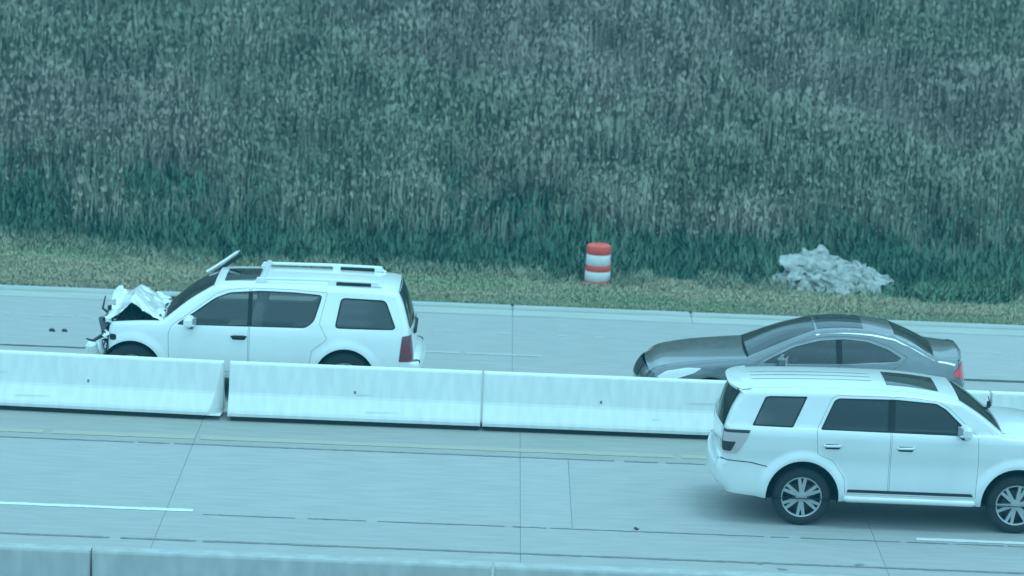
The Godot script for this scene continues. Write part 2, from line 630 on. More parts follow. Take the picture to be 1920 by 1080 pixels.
func materials() -> void:
	M.black = mat(Color(0.012, 0.012, 0.013), 0.8)
	M.rubber = mat(Color(0.022, 0.022, 0.023), 0.85)
	M.dark_metal = mat(Color(0.06, 0.06, 0.062), 0.5, 0.6)
	M.rim = mat(Color(0.46, 0.46, 0.47), 0.4, 0.6)
	M.rim_dark = mat(Color(0.2, 0.2, 0.21), 0.4, 0.6)
	M.white = mat(Color(0.72, 0.72, 0.71), 0.3)
	M.white.clearcoat_enabled = true
	M.white.clearcoat = 0.7
	M.white.clearcoat_roughness = 0.08
	textured(M.white, noise_tex(0.006, 0.93, 1.0, 4, 31), Vector3(0.35, 0.35, 0.35))
	M.fresh_white = M.white.duplicate()
	M.fresh_white.albedo_color = lin(0.84, 0.84, 0.82)
	M.grey_paint = mat(Color(0.19, 0.195, 0.205), 0.24, 0.7)
	M.grey_paint.clearcoat_enabled = true
	M.grey_paint.clearcoat = 1.0
	M.grey_paint.clearcoat_roughness = 0.05
	M.glass = mat(Color(0.012, 0.016, 0.018), 0.03)
	M.glass.transparency = BaseMaterial3D.TRANSPARENCY_ALPHA
	M.glass.albedo_color.a = 0.84
	M.glass.metallic_specular = 0.75
	M.deep_glass = M.glass.duplicate()
	M.deep_glass.albedo_color.a = 0.95
	M.deep_glass.metallic_specular = 0.55
	M.thin_glass = M.glass.duplicate()
	M.thin_glass.albedo_color.a = 0.5
	M.dark_glass = mat(Color(0.012, 0.016, 0.018), 0.04)
	M.dark_glass.metallic_specular = 0.75
	M.seat = mat(Color(0.34, 0.33, 0.31), 0.9)
	M.chrome = mat(Color(0.75, 0.75, 0.76), 0.15, 1.0)
	M.dark_chrome = mat(Color(0.3, 0.3, 0.31), 0.35, 0.8)
	M.lens = mat(Color(0.8, 0.82, 0.84), 0.1, 0.6)
	M.red_lens = mat(Color(0.17, 0.012, 0.03), 0.15)
	M.red_lens.clearcoat_enabled = true
	M.bright_red = M.red_lens.duplicate()
	M.bright_red.albedo_color = lin(0.8, 0.03, 0.06)
	M.clear_lens = mat(Color(0.9, 0.9, 0.9), 0.08)
	M.seal_dark = mat(Color(0.06, 0.06, 0.065), 0.8)
	M.scuff = mat(Color(0.64, 0.64, 0.62), 0.9)
	M.stain = mat(Color(0.22, 0.22, 0.21), 0.9)
	M.smoke_lens = mat(Color(0.5, 0.42, 0.42), 0.12)
	M.grille = mat(Color(0.02, 0.02, 0.022), 0.45)

# ------------------------------------------------------------------ roads
func slab(parent: Node, xa: float, xb: float, za: float, zb: float, top: float, m: Material) -> void:
	var s := stt()
	var g := 0.003
	box(s, Vector3((xa + xb) * 0.5, top - 0.1, (za + zb) * 0.5), Vector3(xb - xa - g * 2, 0.2, zb - za - g * 2), 0.003)
	obj("slab", s, m, parent)

func sheet(called: String, xa: float, xb: float, za: float, zb: float, h: float, m: Material, parent: Node) -> MeshInstance3D:
	var s := stt()
	quad(s, Vector3(xa, h, za), Vector3(xb, h, za), Vector3(xb, h, zb), Vector3(xa, h, zb), Vector3.UP)
	return obj(called, s, m, parent)

func worn_line(called: String, xa: float, xb: float, z: float, w: float, m: Material, parent: Node, gaps: float, sd: int) -> MeshInstance3D:
	# paint with ragged ends and edges and worn-through spots, lying 4 mm above the slabs
	var r := RandomNumberGenerator.new()
	r.seed = sd
	var s := stt()
	var x := xa
	while x < xb:
		var l := minf(r.randf_range(0.04, 0.16), xb - x)
		if r.randf() > gaps:
			var a := r.randf_range(-0.012, 0.008)
			var b := r.randf_range(-0.008, 0.012)
			quad(s, Vector3(x, 0.005, z - w * 0.5 + a), Vector3(x + l, 0.005, z - w * 0.5 + a), Vector3(x + l, 0.005, z + w * 0.5 + b), Vector3(x, 0.005, z + w * 0.5 + b), Vector3.UP)
		x += l
	return obj(called, s, m, parent)

func roads() -> void:
	var ground_m := textured(mat(Color(0.13, 0.14, 0.10), 0.95), noise_tex(0.01, 0.6, 1.0, 5, 3), Vector3(0.15, 0.15, 0.15))
	var g := stt()
	quad(g, Vector3(-700, -0.12, -58), Vector3(700, -0.12, -58), Vector3(700, -0.12, 700), Vector3(-700, -0.12, 700), Vector3.UP)
	struct(obj("ground", g, ground_m), "dull grass ground around the highway")
	var tones := []
	for k in 4:
		var v: float = [0.375, 0.385, 0.395, 0.38][k]
		var m := mat(Color(v * 1.03, v * 1.0, v * 0.975), 0.88)
		textured(m, noise_tex(0.012, 0.84, 1.0, 5, 11 + k, 1024), Vector3(0.09, 0.3, 0.55))
		var bump := noise_tex(0.08, 0.0, 1.0, 3, 50 + k)
		bump.as_normal_map = true
		bump.bump_strength = 2.0
		m.normal_enabled = true
		m.normal_texture = bump
		m.normal_scale = 0.25
		tones.append(m)
	var seal := textured(mat(Color(0.3, 0.3, 0.295), 0.9), noise_tex(0.02, 0.6, 1.0, 3, 5), Vector3(0.4, 1, 1))
	var shoulder := textured(mat(Color(0.36, 0.355, 0.325), 0.92), noise_tex(0.012, 0.8, 1.0, 5, 21, 1024), Vector3(0.07, 0.3, 0.8))
	# the near carriageway
	var s := stt()
	box(s, Vector3(0, -0.057, -38.0), Vector3(140, 0.1, 15.8), 0.01)
	var near := struct(obj("road", s, seal), "pale concrete carriageway nearest the camera, in front of the white barriers")
	var rows := [[-45.9, -44.15], [-44.15, -40.45], [-40.45, -39.2], [-39.2, -36.2], [-36.2, -32.5], [-32.5, -30.2]]
	for ri in rows.size():
		for k in range(-6, 6):
			var xa := 0.48 + 4.572 * k
			var mm: Material = shoulder if ri == 0 else tones[rng.randi() % 4]
			if ri == 1 and k == 0:
				slab(near, xa, 1.15, rows[ri][0], rows[ri][1], 0.0, mm)
				slab(near, 1.15, xa + 4.572, rows[ri][0], rows[ri][1], 0.0, tones[1])
			else:
				slab(near, xa, xa + 4.572, rows[ri][0], rows[ri][1], 0.0, mm)
	# the far carriageway
	var s2 := stt()
	box(s2, Vector3(0, -0.057, -49.95), Vector3(140, 0.1, 8.05), 0.01)
	var far := struct(obj("road", s2, seal), "pale concrete carriageway behind the white barriers, below the grass verge")
	var rows2 := [[-50.28, -45.9], [-53.85, -50.28]]
	for ri in 2:
		for k in range(-6, 6):
			var xa := 0.36 + 4.572 * k
			slab(far, xa, xa + 4.572, rows2[ri][0], rows2[ri][1], 0.0, tones[rng.randi() % 4])
	# gutter and kerb
	var km := textured(mat(Color(0.47, 0.475, 0.44), 0.9), noise_tex(0.015, 0.72, 1.0, 4, 9, 512), Vector3(0.1, 0.5, 1.2))
	var kerb := Node3D.new()
	kerb.name = "kerb"
	add_child(kerb)
	tag(kerb, "pale concrete kerb between the far carriageway and the grass", "", "", "structure")
	for k in range(-10, 10):
		var xa := 0.36 + 3.05 * k
		var b := stt()
		box(b, Vector3(xa + 1.52, -0.05, -54.10), Vector3(3.044, 0.124, 0.50), 0.006)
		box(b, Vector3(xa + 1.52, -0.02, -54.48), Vector3(3.044, 0.14, 0.25), 0.03)
		obj("kerb_stone", b, km, kerb)
	# paint
	var paint := textured(mat(Color(0.78, 0.78, 0.76), 0.6), noise_tex(0.03, 0.78, 1.0, 4, 17), Vector3(1.5, 1.5, 3))
	var old_paint := textured(mat(Color(0.52, 0.52, 0.5), 0.8), noise_tex(0.03, 0.7, 1.0, 4, 18), Vector3(1.5, 1.5, 3))
	var yellow := textured(mat(Color(0.45, 0.415, 0.335), 0.85), noise_tex(0.03, 0.75, 1.0, 4, 19), Vector3(0.6, 1.5, 3))
	for x in [-19.0, -6.8, 5.6, 17.8]:
		worn_line("lane_dash", x, x + 3.05, -40.62, 0.12, paint, near, 0.0, int(x * 10) + 900)
	worn_line("edge_line", -24, 24, -44.52, 0.2, yellow, near, 0.03, 4)
	for x in [-14.4, -2.23, 9.97]:
		worn_line("lane_dash", x, x + 3.05, -50.78, 0.11, old_paint, far, 0.1, int(x * 10) + 500)
	worn_line("edge_line", -24, 24, -52.4, 0.09, old_paint, far, 0.72, 6)
	# oil spots
	for o in [[3.72, -38.95, 0.05], [4.72, -39.3, 0.045], [3.47, -39.15, 0.03]]:
		var sp := stt()
		var rim := []
		for k in 11: rim.append(Vector3(o[0] + cos(TAU * k / 11) * o[2] * rng.randf_range(0.8, 1.8), 0.0045, o[1] + sin(TAU * k / 11) * o[2] * rng.randf_range(0.7, 1.2)))
		for k in range(1, 10): flat(sp, rim[0], rim[k], rim[k + 1], Vector3.UP)
		obj("oil_spot", sp, M.stain, near)
	# dark sealed joints and tyre-dark streaks where the photograph has them
	var tar := textured(mat(Color(0.25, 0.25, 0.255), 0.85), noise_tex(0.03, 0.6, 1.0, 3, 23), Vector3(0.5, 1, 1))
	worn_line("joint_seal", -24, 24, -39.2, 0.06, tar, near, 0.04, 41)
	worn_line("joint_seal", -3.6, 24, -40.45, 0.03, tar, near, 0.1, 42)
	worn_line("joint_seal", -24, 24, -44.12, 0.05, tar, near, 0.04, 43)
	worn_line("joint_seal", 7.2, 24, -50.28, 0.14, M.seal_dark, far, 0.0, 44)
	worn_line("joint_seal", -24, -5.9, -50.05, 0.08, M.seal_dark, far, 0.05, 45)

# ------------------------------------------------------------------ verge and embankment
var hn := FastNoiseLite.new()
var pn := FastNoiseLite.new()
# how far from the camera the mown strip ends; it is wider at the left
func weed_line(x: float) -> float:
	return -56.5 - 1.1 * smoothstep(-3.5, -8.5, x) + pn.get_noise_2d(x * 2.0, 40.0) * 0.35

func land(x: float, z: float) -> float:
	# z is negative away from the camera
	var d := -54.62 - z
	var h := 0.05
	if d > 0: h += minf(d, 2.2) * 0.035
	if d > 2.2:
		var e := d - 2.2
		h += 0.45 * (e - 0.9 * (1.0 - exp(-e / 0.9)))
	if d > 42: h = lerpf(h, 18.6, smoothstep(42.0, 48.0, d))  # unseen upper slope, raised so that reflections in the cars turn darker
	var k := clampf(d, 0.0, 2.0) * 0.5
	return h + k * (hn.get_noise_2d(x, z) * 0.10 + hn.get_noise_2d(x * 4.0, z * 4.0) * 0.04)

func clump(sd: int, blades: int, hgt: float, spread: float, lean: float, width: float, seeds := false) -> ArrayMesh:
	var r := RandomNumberGenerator.new()
	r.seed = sd
	var s := stt()
	for b in blades:
		var a := r.randf() * TAU
		var base := Vector3(cos(a), 0, sin(a)) * r.randf() * spread
		var dir := r.randf() * TAU
		var ln := r.randf() * lean
		var L := hgt * r.randf_range(0.55, 1.0)
		var out := Vector3(cos(dir), 0, sin(dir))
		var sd2 := Vector3(-out.z, 0, out.x).rotated(Vector3.UP, r.randf_range(-1.2, 1.2)) * width * r.randf_range(0.6, 1.1)
		var p1 := base + Vector3(0, L * 0.55, 0) + out * ln * L * 0.3
		var p2 := base + Vector3(0, L, 0) + out * ln * L
		var n := (out * 0.45 + Vector3(0, 1.0, 0.25)).normalized()
		tri(s, base - sd2, base + sd2, p1 + sd2 * 0.8, n, n, n)
		tri(s, base - sd2, p1 + sd2 * 0.8, p1 - sd2 * 0.8, n, n, n)
		tri(s, p1 - sd2 * 0.8, p1 + sd2 * 0.8, p2, n, n, n)
		if seeds and b % 3 == 0:
			for q in 3:
				var o := Vector3(r.randf_range(-1, 1), r.randf_range(-0.6, 0.8), r.randf_range(-1, 1)) * width * 3.0
				tri(s, p2 + o - sd2 * 1.6, p2 + o + sd2 * 1.6, p2 + o + Vector3(0, width * 7.0, 0), n, n, n)
	return s.commit()

func scatter(called: String, label: String, mesh: Mesh, m: Material, xf: Array, cols: Array) -> void:
	var mm := MultiMesh.new()
	mm.transform_format = MultiMesh.TRANSFORM_3D
	mm.use_colors = true
	mm.mesh = mesh
	mm.instance_count = xf.size()
	for i in xf.size():
		mm.set_instance_transform(i, xf[i])
		mm.set_instance_color(i, cols[i])
	var o := MultiMeshInstance3D.new()
	o.multimesh = mm
	o.material_override = m
	o.name = numbered(called)
	add_child(o, true)
	tag(o, label, "grass", "", "stuff")

func verge() -> void:
	hn.seed = 5; hn.frequency = 0.35; hn.fractal_octaves = 3
	pn.seed = 9; pn.frequency = 0.16; pn.fractal_octaves = 4
	var em := mat(Color(0.24, 0.23, 0.185), 0.97)
	em = textured(em, noise_tex(0.02, 0.5, 1.0, 5, 77, 1024, Color(0.9, 1.0, 0.95)), Vector3(0.35, 0.35, 0.35))
	var s := stt()
	var xs := []
	var x := -60.0
	while x < 60.0:
		xs.append(x)
		x += 0.35 if absf(x) < 14 else 3.0
	xs.append(60.0)
	var zs := []
	var z := -54.62
	while z > -108.0:
		zs.append(z)
		z -= 0.3 if z > -74 else 2.0
	for p in [-130.0, -300.0, -900.0]: zs.append(p)
	s.set_smooth_group(0)
	for i in xs.size() - 1:
		for j in zs.size() - 1:
			var xa: float = xs[i] if i > 0 else -700.0
			var xb: float = xs[i + 1] if i < xs.size() - 2 else 700.0
			var a := Vector3(xa, land(xs[i], zs[j]), zs[j])
			var b := Vector3(xb, land(xs[i + 1], zs[j]), zs[j])
			var c := Vector3(xb, land(xs[i + 1], zs[j + 1]), zs[j + 1])
			var d := Vector3(xa, land(xs[i], zs[j + 1]), zs[j + 1])
			for v in [a, d, c, a, c, b]: s.add_vertex(v)
	s.index()
	s.generate_normals()
	struct(obj("embankment", s, em), "grassy embankment rising behind the far carriageway")

	var gm := mat(Color(1, 1, 1), 0.85)
	gm.vertex_color_use_as_albedo = true
	gm.backlight_enabled = true
	gm.backlight = Color(0.12, 0.14, 0.1)
	# short mown verge
	var r := RandomNumberGenerator.new()
	r.seed = 21
	for k in 2:
		var xf := []
		var cl := []
		for i in 37000:
			var px := r.randf_range(-16, 16)
			var pz := r.randf_range(-58.2, -54.6)
			if pz < weed_line(px) - 0.5: continue
			var py := land(px, pz)
			var sc := r.randf_range(0.6, 1.25)
			if pz > -54.95: sc *= 0.7
			xf.append(Transform3D(Basis(Vector3.UP, r.randf() * TAU).scaled(Vector3(sc, sc, sc)), Vector3(px, py - 0.01, pz)))
			var t := clampf(0.55 + pn.get_noise_2d(px * 1.0, pz * 4.0) * 2.0 + r.randf_range(-0.25, 0.25), 0, 1)
			var c := Color(0.43, 0.48, 0.28).lerp(Color(0.58, 0.51, 0.335), t)
			cl.append(c * r.randf_range(0.85, 1.1))
		scatter("verge_grass", "short mown olive grass along the kerb of the far carriageway", clump(100 + k, 8, 0.10, 0.07, 0.9, 0.007), gm, xf, cl)
	# lush weeds at the foot
	for k in 2:
		var xf := []
		var cl := []
		for i in 23000:
			var px := r.randf_range(-16, 16)
			var pz := r.randf_range(-60.4, -56.2)
			var d := weed_line(px) - 0.1 - pz
			if d < 0: continue
			if px > 5.0 and px < 7.0 and pz > -57.15: continue
			if d > 1.9 + pn.get_noise_2d(px * 1.1, 77.0) * 1.6 and r.randf() < 0.85: continue
			var py := land(px, pz)
			var sc := r.randf_range(0.6, 1.15) * lerpf(0.55, 1.0, clampf(d / 0.5, 0, 1))
			xf.append(Transform3D(Basis(Vector3.UP, r.randf() * TAU).scaled(Vector3(sc, sc * r.randf_range(0.8, 1.2), sc)), Vector3(px, py - 0.02, pz)))
			var t := clampf(0.35 + pn.get_noise_2d(px * 2.5, pz * 2.5) + r.randf_range(-0.25, 0.25), 0, 1)
			var c := Color(0.08, 0.17, 0.105).lerp(Color(0.165, 0.255, 0.16), t)
			cl.append(c * r.randf_range(0.85, 1.12))
		scatter("weeds", "dark lush weeds at the foot of the embankment", clump(200 + k, 9, 0.42, 0.12, 0.55, 0.016), gm, xf, cl)
	# pale tufts where the mown strip meets the weeds
	for k in 1:
		var xf := []
		var cl := []
		for i in 6400:
			var px := r.randf_range(-16, 16)
			var pz := weed_line(px) + r.randfn(0.0, 0.16)
			if pn.get_noise_2d(px * 5.0, 90.0) + r.randf_range(-0.3, 0.3) < -0.05: continue
			var sc := r.randf_range(0.5, 1.2)
			xf.append(Transform3D(Basis(Vector3.UP, r.randf() * TAU).scaled(Vector3(sc, sc, sc)), Vector3(px, land(px, pz) - 0.02, pz)))
			cl.append(Color(0.30, 0.38, 0.24).lerp(Color(0.52, 0.47, 0.33), r.randf()) * r.randf_range(0.8, 1.15))
		scatter("tufts", "pale ragged grass tufts between the mown strip and the dark weeds", clump(250, 9, 0.26, 0.08, 0.5, 0.008), gm, xf, cl)
	# low green weeds around and to the right of the heap
	var hx := []
	var hc := []
	for i in 5200:
		var px := r.randf_range(4.6, 9.6)
		var pz := -56.62 + r.randfn(0.0, 0.22)
		if px < 7.0 and pz > -57.0: continue
		if pn.get_noise_2d(px * 4.0, 33.0) < -0.12: continue
		var sc := r.randf_range(0.6, 1.4)
		hx.append(Transform3D(Basis(Vector3.UP, r.randf() * TAU).scaled(Vector3(sc * 1.2, sc, sc * 1.2)), Vector3(px, land(px, pz) - 0.02, pz)))
		hc.append(Color(0.08, 0.18, 0.10).lerp(Color(0.19, 0.30, 0.17), r.randf()))
	scatter("low_weeds", "low green weeds around and right of the pale heap", clump(260, 10, 0.24, 0.14, 0.8, 0.014), gm, hx, hc)
	# tall dry stems over the whole slope
	for k in 4:
		var xf := []
		var cl := []
		for i in 48000:
			var px := r.randf_range(-17, 17)
			var pz := -58.0 - 13.5 * r.randf()
			var py := land(px, pz)
			var patch := pn.get_noise_2d(px * 2.2, pz * 3.0)
			if patch < -0.16 and r.randf() < 0.6: continue
			var sc := r.randf_range(0.6, 1.25) * (1.0 + patch * 0.9)
			if pz > weed_line(px) - 2.3 + pn.get_noise_2d(px * 1.1, 77.0) * 1.2 and r.randf() < 0.88: continue
			xf.append(Transform3D(Basis(Vector3.UP, r.randf() * TAU).scaled(Vector3(sc, sc * r.randf_range(0.8, 1.2), sc)), Vector3(px, py - 0.03, pz)))
			var big := pn.get_noise_2d(px * 0.45 + 50.0, pz * 0.8) * 1.3
			var small := pn.get_noise_2d(px * 3.0 + 150.0, pz * 4.5) * 0.9
			var t := clampf(0.55 + big + small * 0.6 + r.randf_range(-0.3, 0.3), 0, 1)
			var c := Color(0.265, 0.28, 0.19).lerp(Color(0.35, 0.30, 0.24), t)
			if r.randf() < 0.05: c = Color(0.38, 0.345, 0.275)
			cl.append(c * r.randf_range(0.9, 1.08) * (1.0 + small * 0.35))
		scatter("slope_grass", "tall dry stems and grass covering the embankment", clump(300 + k, 9, [0.62, 0.44, 0.70, 0.5][k], 0.18, [0.25, 0.6, 0.2, 0.45][k], 0.0085, k % 2 == 0), gm, xf, cl)

# ------------------------------------------------------------------ barriers
func barrier_shape(L: float, cut: float, prof: Array) -> SurfaceTool:
	# prof: (half depth, height) from the bottom to the top; the same on both sides
	var s := stt()
	var ch := 0.02
	for side in [1.0, -1.0]:
		for i in prof.size() - 1:
			var a: Array = prof[i]
			var b: Array = prof[i + 1]
			var out := Vector3(0, a[0] - b[0] + 0.001, side * (b[1] - a[1]))
			var e := L * 0.5
			var ca: float = cut * pow(maxf(0.0, 1.0 - a[1] / 0.81), 1.4) if side > 0 else 0.0
			var cb: float = cut * pow(maxf(0.0, 1.0 - b[1] / 0.81), 1.4) if side > 0 else 0.0
			quad(s, Vector3(-e + ch, a[1], side * a[0]), Vector3(e - ch - ca, a[1], side * a[0]), Vector3(e - ch - cb, b[1], side * b[0]), Vector3(-e + ch, b[1], side * b[0]), out)
			for en in [-1.0, 1.0]:
				var ka: float = cut * pow(maxf(0.0, 1.0 - a[1] / 0.81), 1.4) if en > 0 and side > 0 else 0.0
				var kb: float = cut * pow(maxf(0.0, 1.0 - b[1] / 0.81), 1.4) if en > 0 and side > 0 else 0.0
				quad(s, Vector3(en * (e - ch) - ka, a[1], side * a[0]), Vector3(en * e - ka, a[1], side * (a[0] - ch)), Vector3(en * e - kb, b[1], side * (b[0] - ch)), Vector3(en * (e - ch) - kb, b[1], side * b[0]), out + Vector3(en, 0, 0))
				quad(s, Vector3(en * e, a[1], 0), Vector3(en * e - ka, a[1], side * (a[0] - ch)), Vector3(en * e - kb, b[1], side * (b[0] - ch)), Vector3(en * e, b[1], 0), Vector3(en, 0, 0))
	var e2 := L * 0.5
	var t: Array = prof[-1]
	quad(s, Vector3(-e2, t[1], -t[0]), Vector3(e2, t[1], -t[0]), Vector3(e2, t[1], t[0]), Vector3(-e2, t[1], t[0]), Vector3.UP)
	var q: Array = prof[0]
	quad(s, Vector3(-e2, q[1], -q[0]), Vector3(e2, q[1], -q[0]), Vector3(e2, q[1], q[0]), Vector3(-e2, q[1], q[0]), Vector3.DOWN)
	return s

func barriers() -> void:
	var wm := textured(mat(Color(0.83, 0.825, 0.80), 0.85), noise_tex(0.012, 0.84, 1.0, 5, 61, 1024), Vector3(0.5, 0.12, 0.5))
	var foot := mat(Color(0.03, 0.03, 0.03), 0.95)  # near black, so the recessed base reads as a shadow gap
	var prof := [[0.30, 0.075], [0.305, 0.12], [0.29, 0.16], [0.16, 0.36], [0.145, 0.40], [0.085, 0.79], [0.075, 0.81]]
	var L := 3.64
	var segs := [
		[-9.43, -46.08, 2.4, "", 3.6],
		[-5.65, -45.93, -2.2, "white concrete barrier with a lifting hole, in front of the wrecked car's bonnet", 3.64],
		[-1.92, -45.86, 0.0, "white concrete barrier under the wrecked car's rear door and rear wheel", 3.64],
		[1.75, -45.86, 0.0, "white concrete barrier right of the wrecked car, ending at the passing car's tailgate", 3.64],
		[5.42, -45.86, 0.0, "white concrete barrier mostly hidden, standing between the passing car and the grey saloon", 3.64],
		[9.09, -45.86, 0.0, "white concrete barrier at the right edge, behind the passing car's bonnet", 3.64]]
	for i in segs.size():
		var a: Array = segs[i]
		if a[3] == "": continue
		var t := thing("concrete_barrier", a[3], "barrier", Vector3(a[0], 0, a[1]), "white concrete barriers between the carriageways")
		t.rotation.y = deg_to_rad(a[2])
		obj("block", barrier_shape(a[4], 0.2 if i == 1 else 0.0, prof), wm, t)
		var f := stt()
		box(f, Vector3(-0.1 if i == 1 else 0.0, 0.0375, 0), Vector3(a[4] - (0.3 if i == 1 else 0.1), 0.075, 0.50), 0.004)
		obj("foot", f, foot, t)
		var sr := RandomNumberGenerator.new()
		sr.seed = 70 + i
		for k in 2:
			var fx := sr.randf_range(-1.6, 1.2)
			var fl := sr.randf_range(0.15, 0.7)
			var fh := sr.randf_range(0.18, 0.34) if k < 1 else sr.randf_range(0.42, 0.6)
			var fw := sr.randf_range(0.008, 0.02)
			var q := stt()
			var pts := []
			for e in [[0.0, -1.0], [1.0, -0.3], [1.0, 0.3], [0.0, 1.0]]:
				var hh: float = fh + e[1] * fw + e[0] * sr.randf_range(-0.01, 0.02)
				var zz := 0.0
				for n in prof.size() - 1:
					if hh >= prof[n][1] and hh <= prof[n + 1][1]: zz = lerpf(prof[n][0], prof[n + 1][0], (hh - prof[n][1]) / (prof[n + 1][1] - prof[n][1]))
				pts.append(Vector3(fx + e[0] * fl, hh, zz + 0.003))
			quad(q, pts[0], pts[1], pts[2], pts[3], Vector3(0, 0, 1))
			obj("tyre_scuff", q, M.scuff, t)
		var hsg := stt()
		var hx: float = 0.0 - 0.12 * (i % 2)
		box(hsg, Vector3(hx, 0.46, 0.133), Vector3(0.035, 0.045, 0.02), 0.006, Basis(Vector3(1, 0, 0), -0.14))
		obj("lifting_hole", hsg, M.stain, t)
	# joint pins in the open gap at the left
	# older grey barriers on the camera's side
	var gm := textured(mat(Color(0.47, 0.47, 0.46), 0.9), noise_tex(0.012, 0.7, 1.0, 5, 63, 1024), Vector3(0.3, 0.12, 0.3))
	var gp := [[0.2, 0.0], [0.2, 0.08], [0.15, 0.30], [0.11, 0.785], [0.095, 0.81]]
	var lab := ["grey concrete barrier at the lower left corner, left of its dark joint", "grey concrete barrier along the bottom edge, between two joints under the lane dash", "grey concrete barrier at the bottom right, below the passing car"]
	var xs := [-6.73, -2.155, 2.42]
	for i in 3:
		var t := thing("grey_barrier", lab[i], "barrier", Vector3(xs[i], 0, -35.86), "older grey barriers along the near shoulder")
		obj("block", barrier_shape(4.545, 0.0, gp), gm, t)

# ------------------------------------------------------------------ the wrecked white SUV
func wrecked_suv() -> void:
	var c := Car.new()
	c.x0 = -3.4
	c.root = thing("wrecked_suv", "white off-roader with a crumpled bonnet standing behind the barriers on the left", "car", Vector3(c.x0, 0, -47.76))
	c.wprof = [[0.3, 0.90], [0.45, 0.97], [0.7, 1.0], [0.95, 1.0], [1.08, 0.985], [1.16, 0.955], [1.45, 0.865], [1.68, 0.795], [1.9, 0.74]]
	c.plan = [[-5.7, 0.07], [-5.3, 0.02], [-4.8, 0.0], [-1.8, 0.0], [-1.3, 0.03], [-1.15, 0.05]]
	var fx := -5.27 - c.x0
	var rx := -2.13 - c.x0
	c.arches = [[fx, 0.42, 0.45], [rx, 0.42, 0.45]]
	car_setup(c, [
		["front", [[-5.58, 0.42, 0.10, 0.10, 0.04], [-5.62, 0.7, 0.10, 0.10, 0.04], [-5.62, 1.0, 0.08, 0.08, 0.03], [-5.58, 1.12, 0.06, 0.06, 0.0]]],
		["bay", [[-5.58, 1.12, 0.05, 0.05, 0.0], [-5.2, 1.155, 0.05, 0.05, 0.0], [-4.82, 1.17, 0.05, 0.05, 0.0]]],
		["windscreen", [[-4.82, 1.17, 0.05, 0.06, 0.05], [-4.45, 1.46, 0.05, 0.06, 0.08], [-4.1, 1.69, 0.05, 0.06, 0.03]]],
		["roof", [[-4.1, 1.69, 0.07, 0.09, 0.02], [-3.9, 1.715, 0.07, 0.1, 0.03], [-3.2, 1.735, 0.07, 0.1, 0.035], [-2.2, 1.735, 0.07, 0.1, 0.035], [-1.55, 1.715, 0.07, 0.1, 0.03], [-1.38, 1.685, 0.07, 0.1, 0.02]]],
		["rear_window", [[-1.38, 1.685, 0.08, 0.1, 0.02], [-1.30, 1.5, 0.08, 0.1, 0.05], [-1.20, 1.16, 0.08, 0.1, 0.05]]],
		["tailgate", [[-1.20, 1.16, 0.08, 0.1, 0.05], [-1.16, 0.9, 0.08, 0.1, 0.05], [-1.14, 0.72, 0.08, 0.1, 0.04]]],
		["rear_bumper", [[-1.14, 0.72, 0.08, 0.12, 0.04], [-1.05, 0.70, 0.1, 0.12, 0.05], [-1.02, 0.6, 0.1, 0.12, 0.05], [-1.06, 0.4, 0.1, 0.12, 0.05]]],
	], [[-1.2, 0.34], [-5.45, 0.36]])
	var fa := arch_poly(fx, 0.42, 0.45, 0.1)
	var ra := arch_poly(rx, 0.42, 0.45, 0.1)
	var dw := rounded(poly([[-4.63, 1.13], [-4.07, 1.53], [-3.86, 1.615], [-3.4, 1.655], [-2.9, 1.65], [-2.49, 1.625], [-2.60, 1.25], [-2.72, 1.15]], c.x0), 0.06)
	var qw := rounded(poly([[-2.30, 1.16], [-2.22, 1.60], [-1.56, 1.585], [-1.40, 1.2], [-1.44, 1.165]], c.x0), 0.07)
	var fd := rounded(poly([[-4.72, 0.45], [-4.74, 1.0], [-4.70, 1.11], [-4.05, 1.595], [-3.86, 1.66], [-3.56, 1.69], [-3.56, 0.45]], c.x0), 0.03)
	var rd := rounded(poly([[-3.545, 0.45], [-3.545, 1.69], [-2.9, 1.69], [-2.42, 1.665], [-2.52, 1.22], [-2.40, 1.0], [-2.62, 0.82], [-2.68, 0.45]], c.x0), 0.03)
	part_panel(c, "body_side", M.fresh_white, [c.sil], [fd, rd, dw, qw, fa, ra], 0.0, [qw], 0.02)
	var gap := 0.005
	var f1 := part_panel(c, "front_door", M.fresh_white, Geometry2D.offset_polygon(fd, -gap), [dw, fa], 0.0)
	var r1 := part_panel(c, "rear_door", M.fresh_white, Geometry2D.offset_polygon(rd, -gap), [dw, ra], 0.0)
	# side glass, with a black pillar between the two panes
	var bp := poly([[-3.585, 1.0], [-3.58, 1.8], [-3.52, 1.8], [-3.515, 1.0]], c.x0)
	var gin := Geometry2D.offset_polygon(dw, -0.018)[0]
	panes(c, ["front_window", "rear_window_pane"], M.thin_glass, Geometry2D.clip_polygons(gin, bp), -0.012)
	part_panel(c, "window_frame", M.black, [dw], [gin], 0.001, [dw], 0.02)
	part_panel(c, "window_pillar", M.black, Geometry2D.intersect_polygons(bp, gin), [], -0.006)
	var qin := Geometry2D.offset_polygon(qw, -0.022)[0]
	part_panel(c, "quarter_window", M.dark_glass, [qin], [], -0.008)
	part_panel(c, "window_seal", M.black, [qw], [qin], -0.003)
	car_inside(c, [dw, qw, fa, ra], c.arches, -5.5, -1.2, 0.42, 1.15)
	for z in [0.42, -0.42]:
		seat(c, -3.75 - c.x0, z, 1.0, 0.82, M.seat)
		seat(c, -2.75 - c.x0, z, 1.0, 0.82, M.seat)
	# ribbons
	var s := stt()
	ribbon(c, s, "roof")
	ribbon_edges(c, s, "windscreen", 0.07)
	obj("roof", s, M.fresh_white, c.root)
	s = stt(); ribbon(c, s, "windscreen", 0.0, 1.0, -0.93, 0.93)
	obj("windscreen", s, M.thin_glass, c.root)
	s = stt(); ribbon(c, s, "rear_window", 0.06, 1.0, -0.94, 0.94, 0, 0.004)
	obj("rear_window", s, M.dark_glass, c.root)
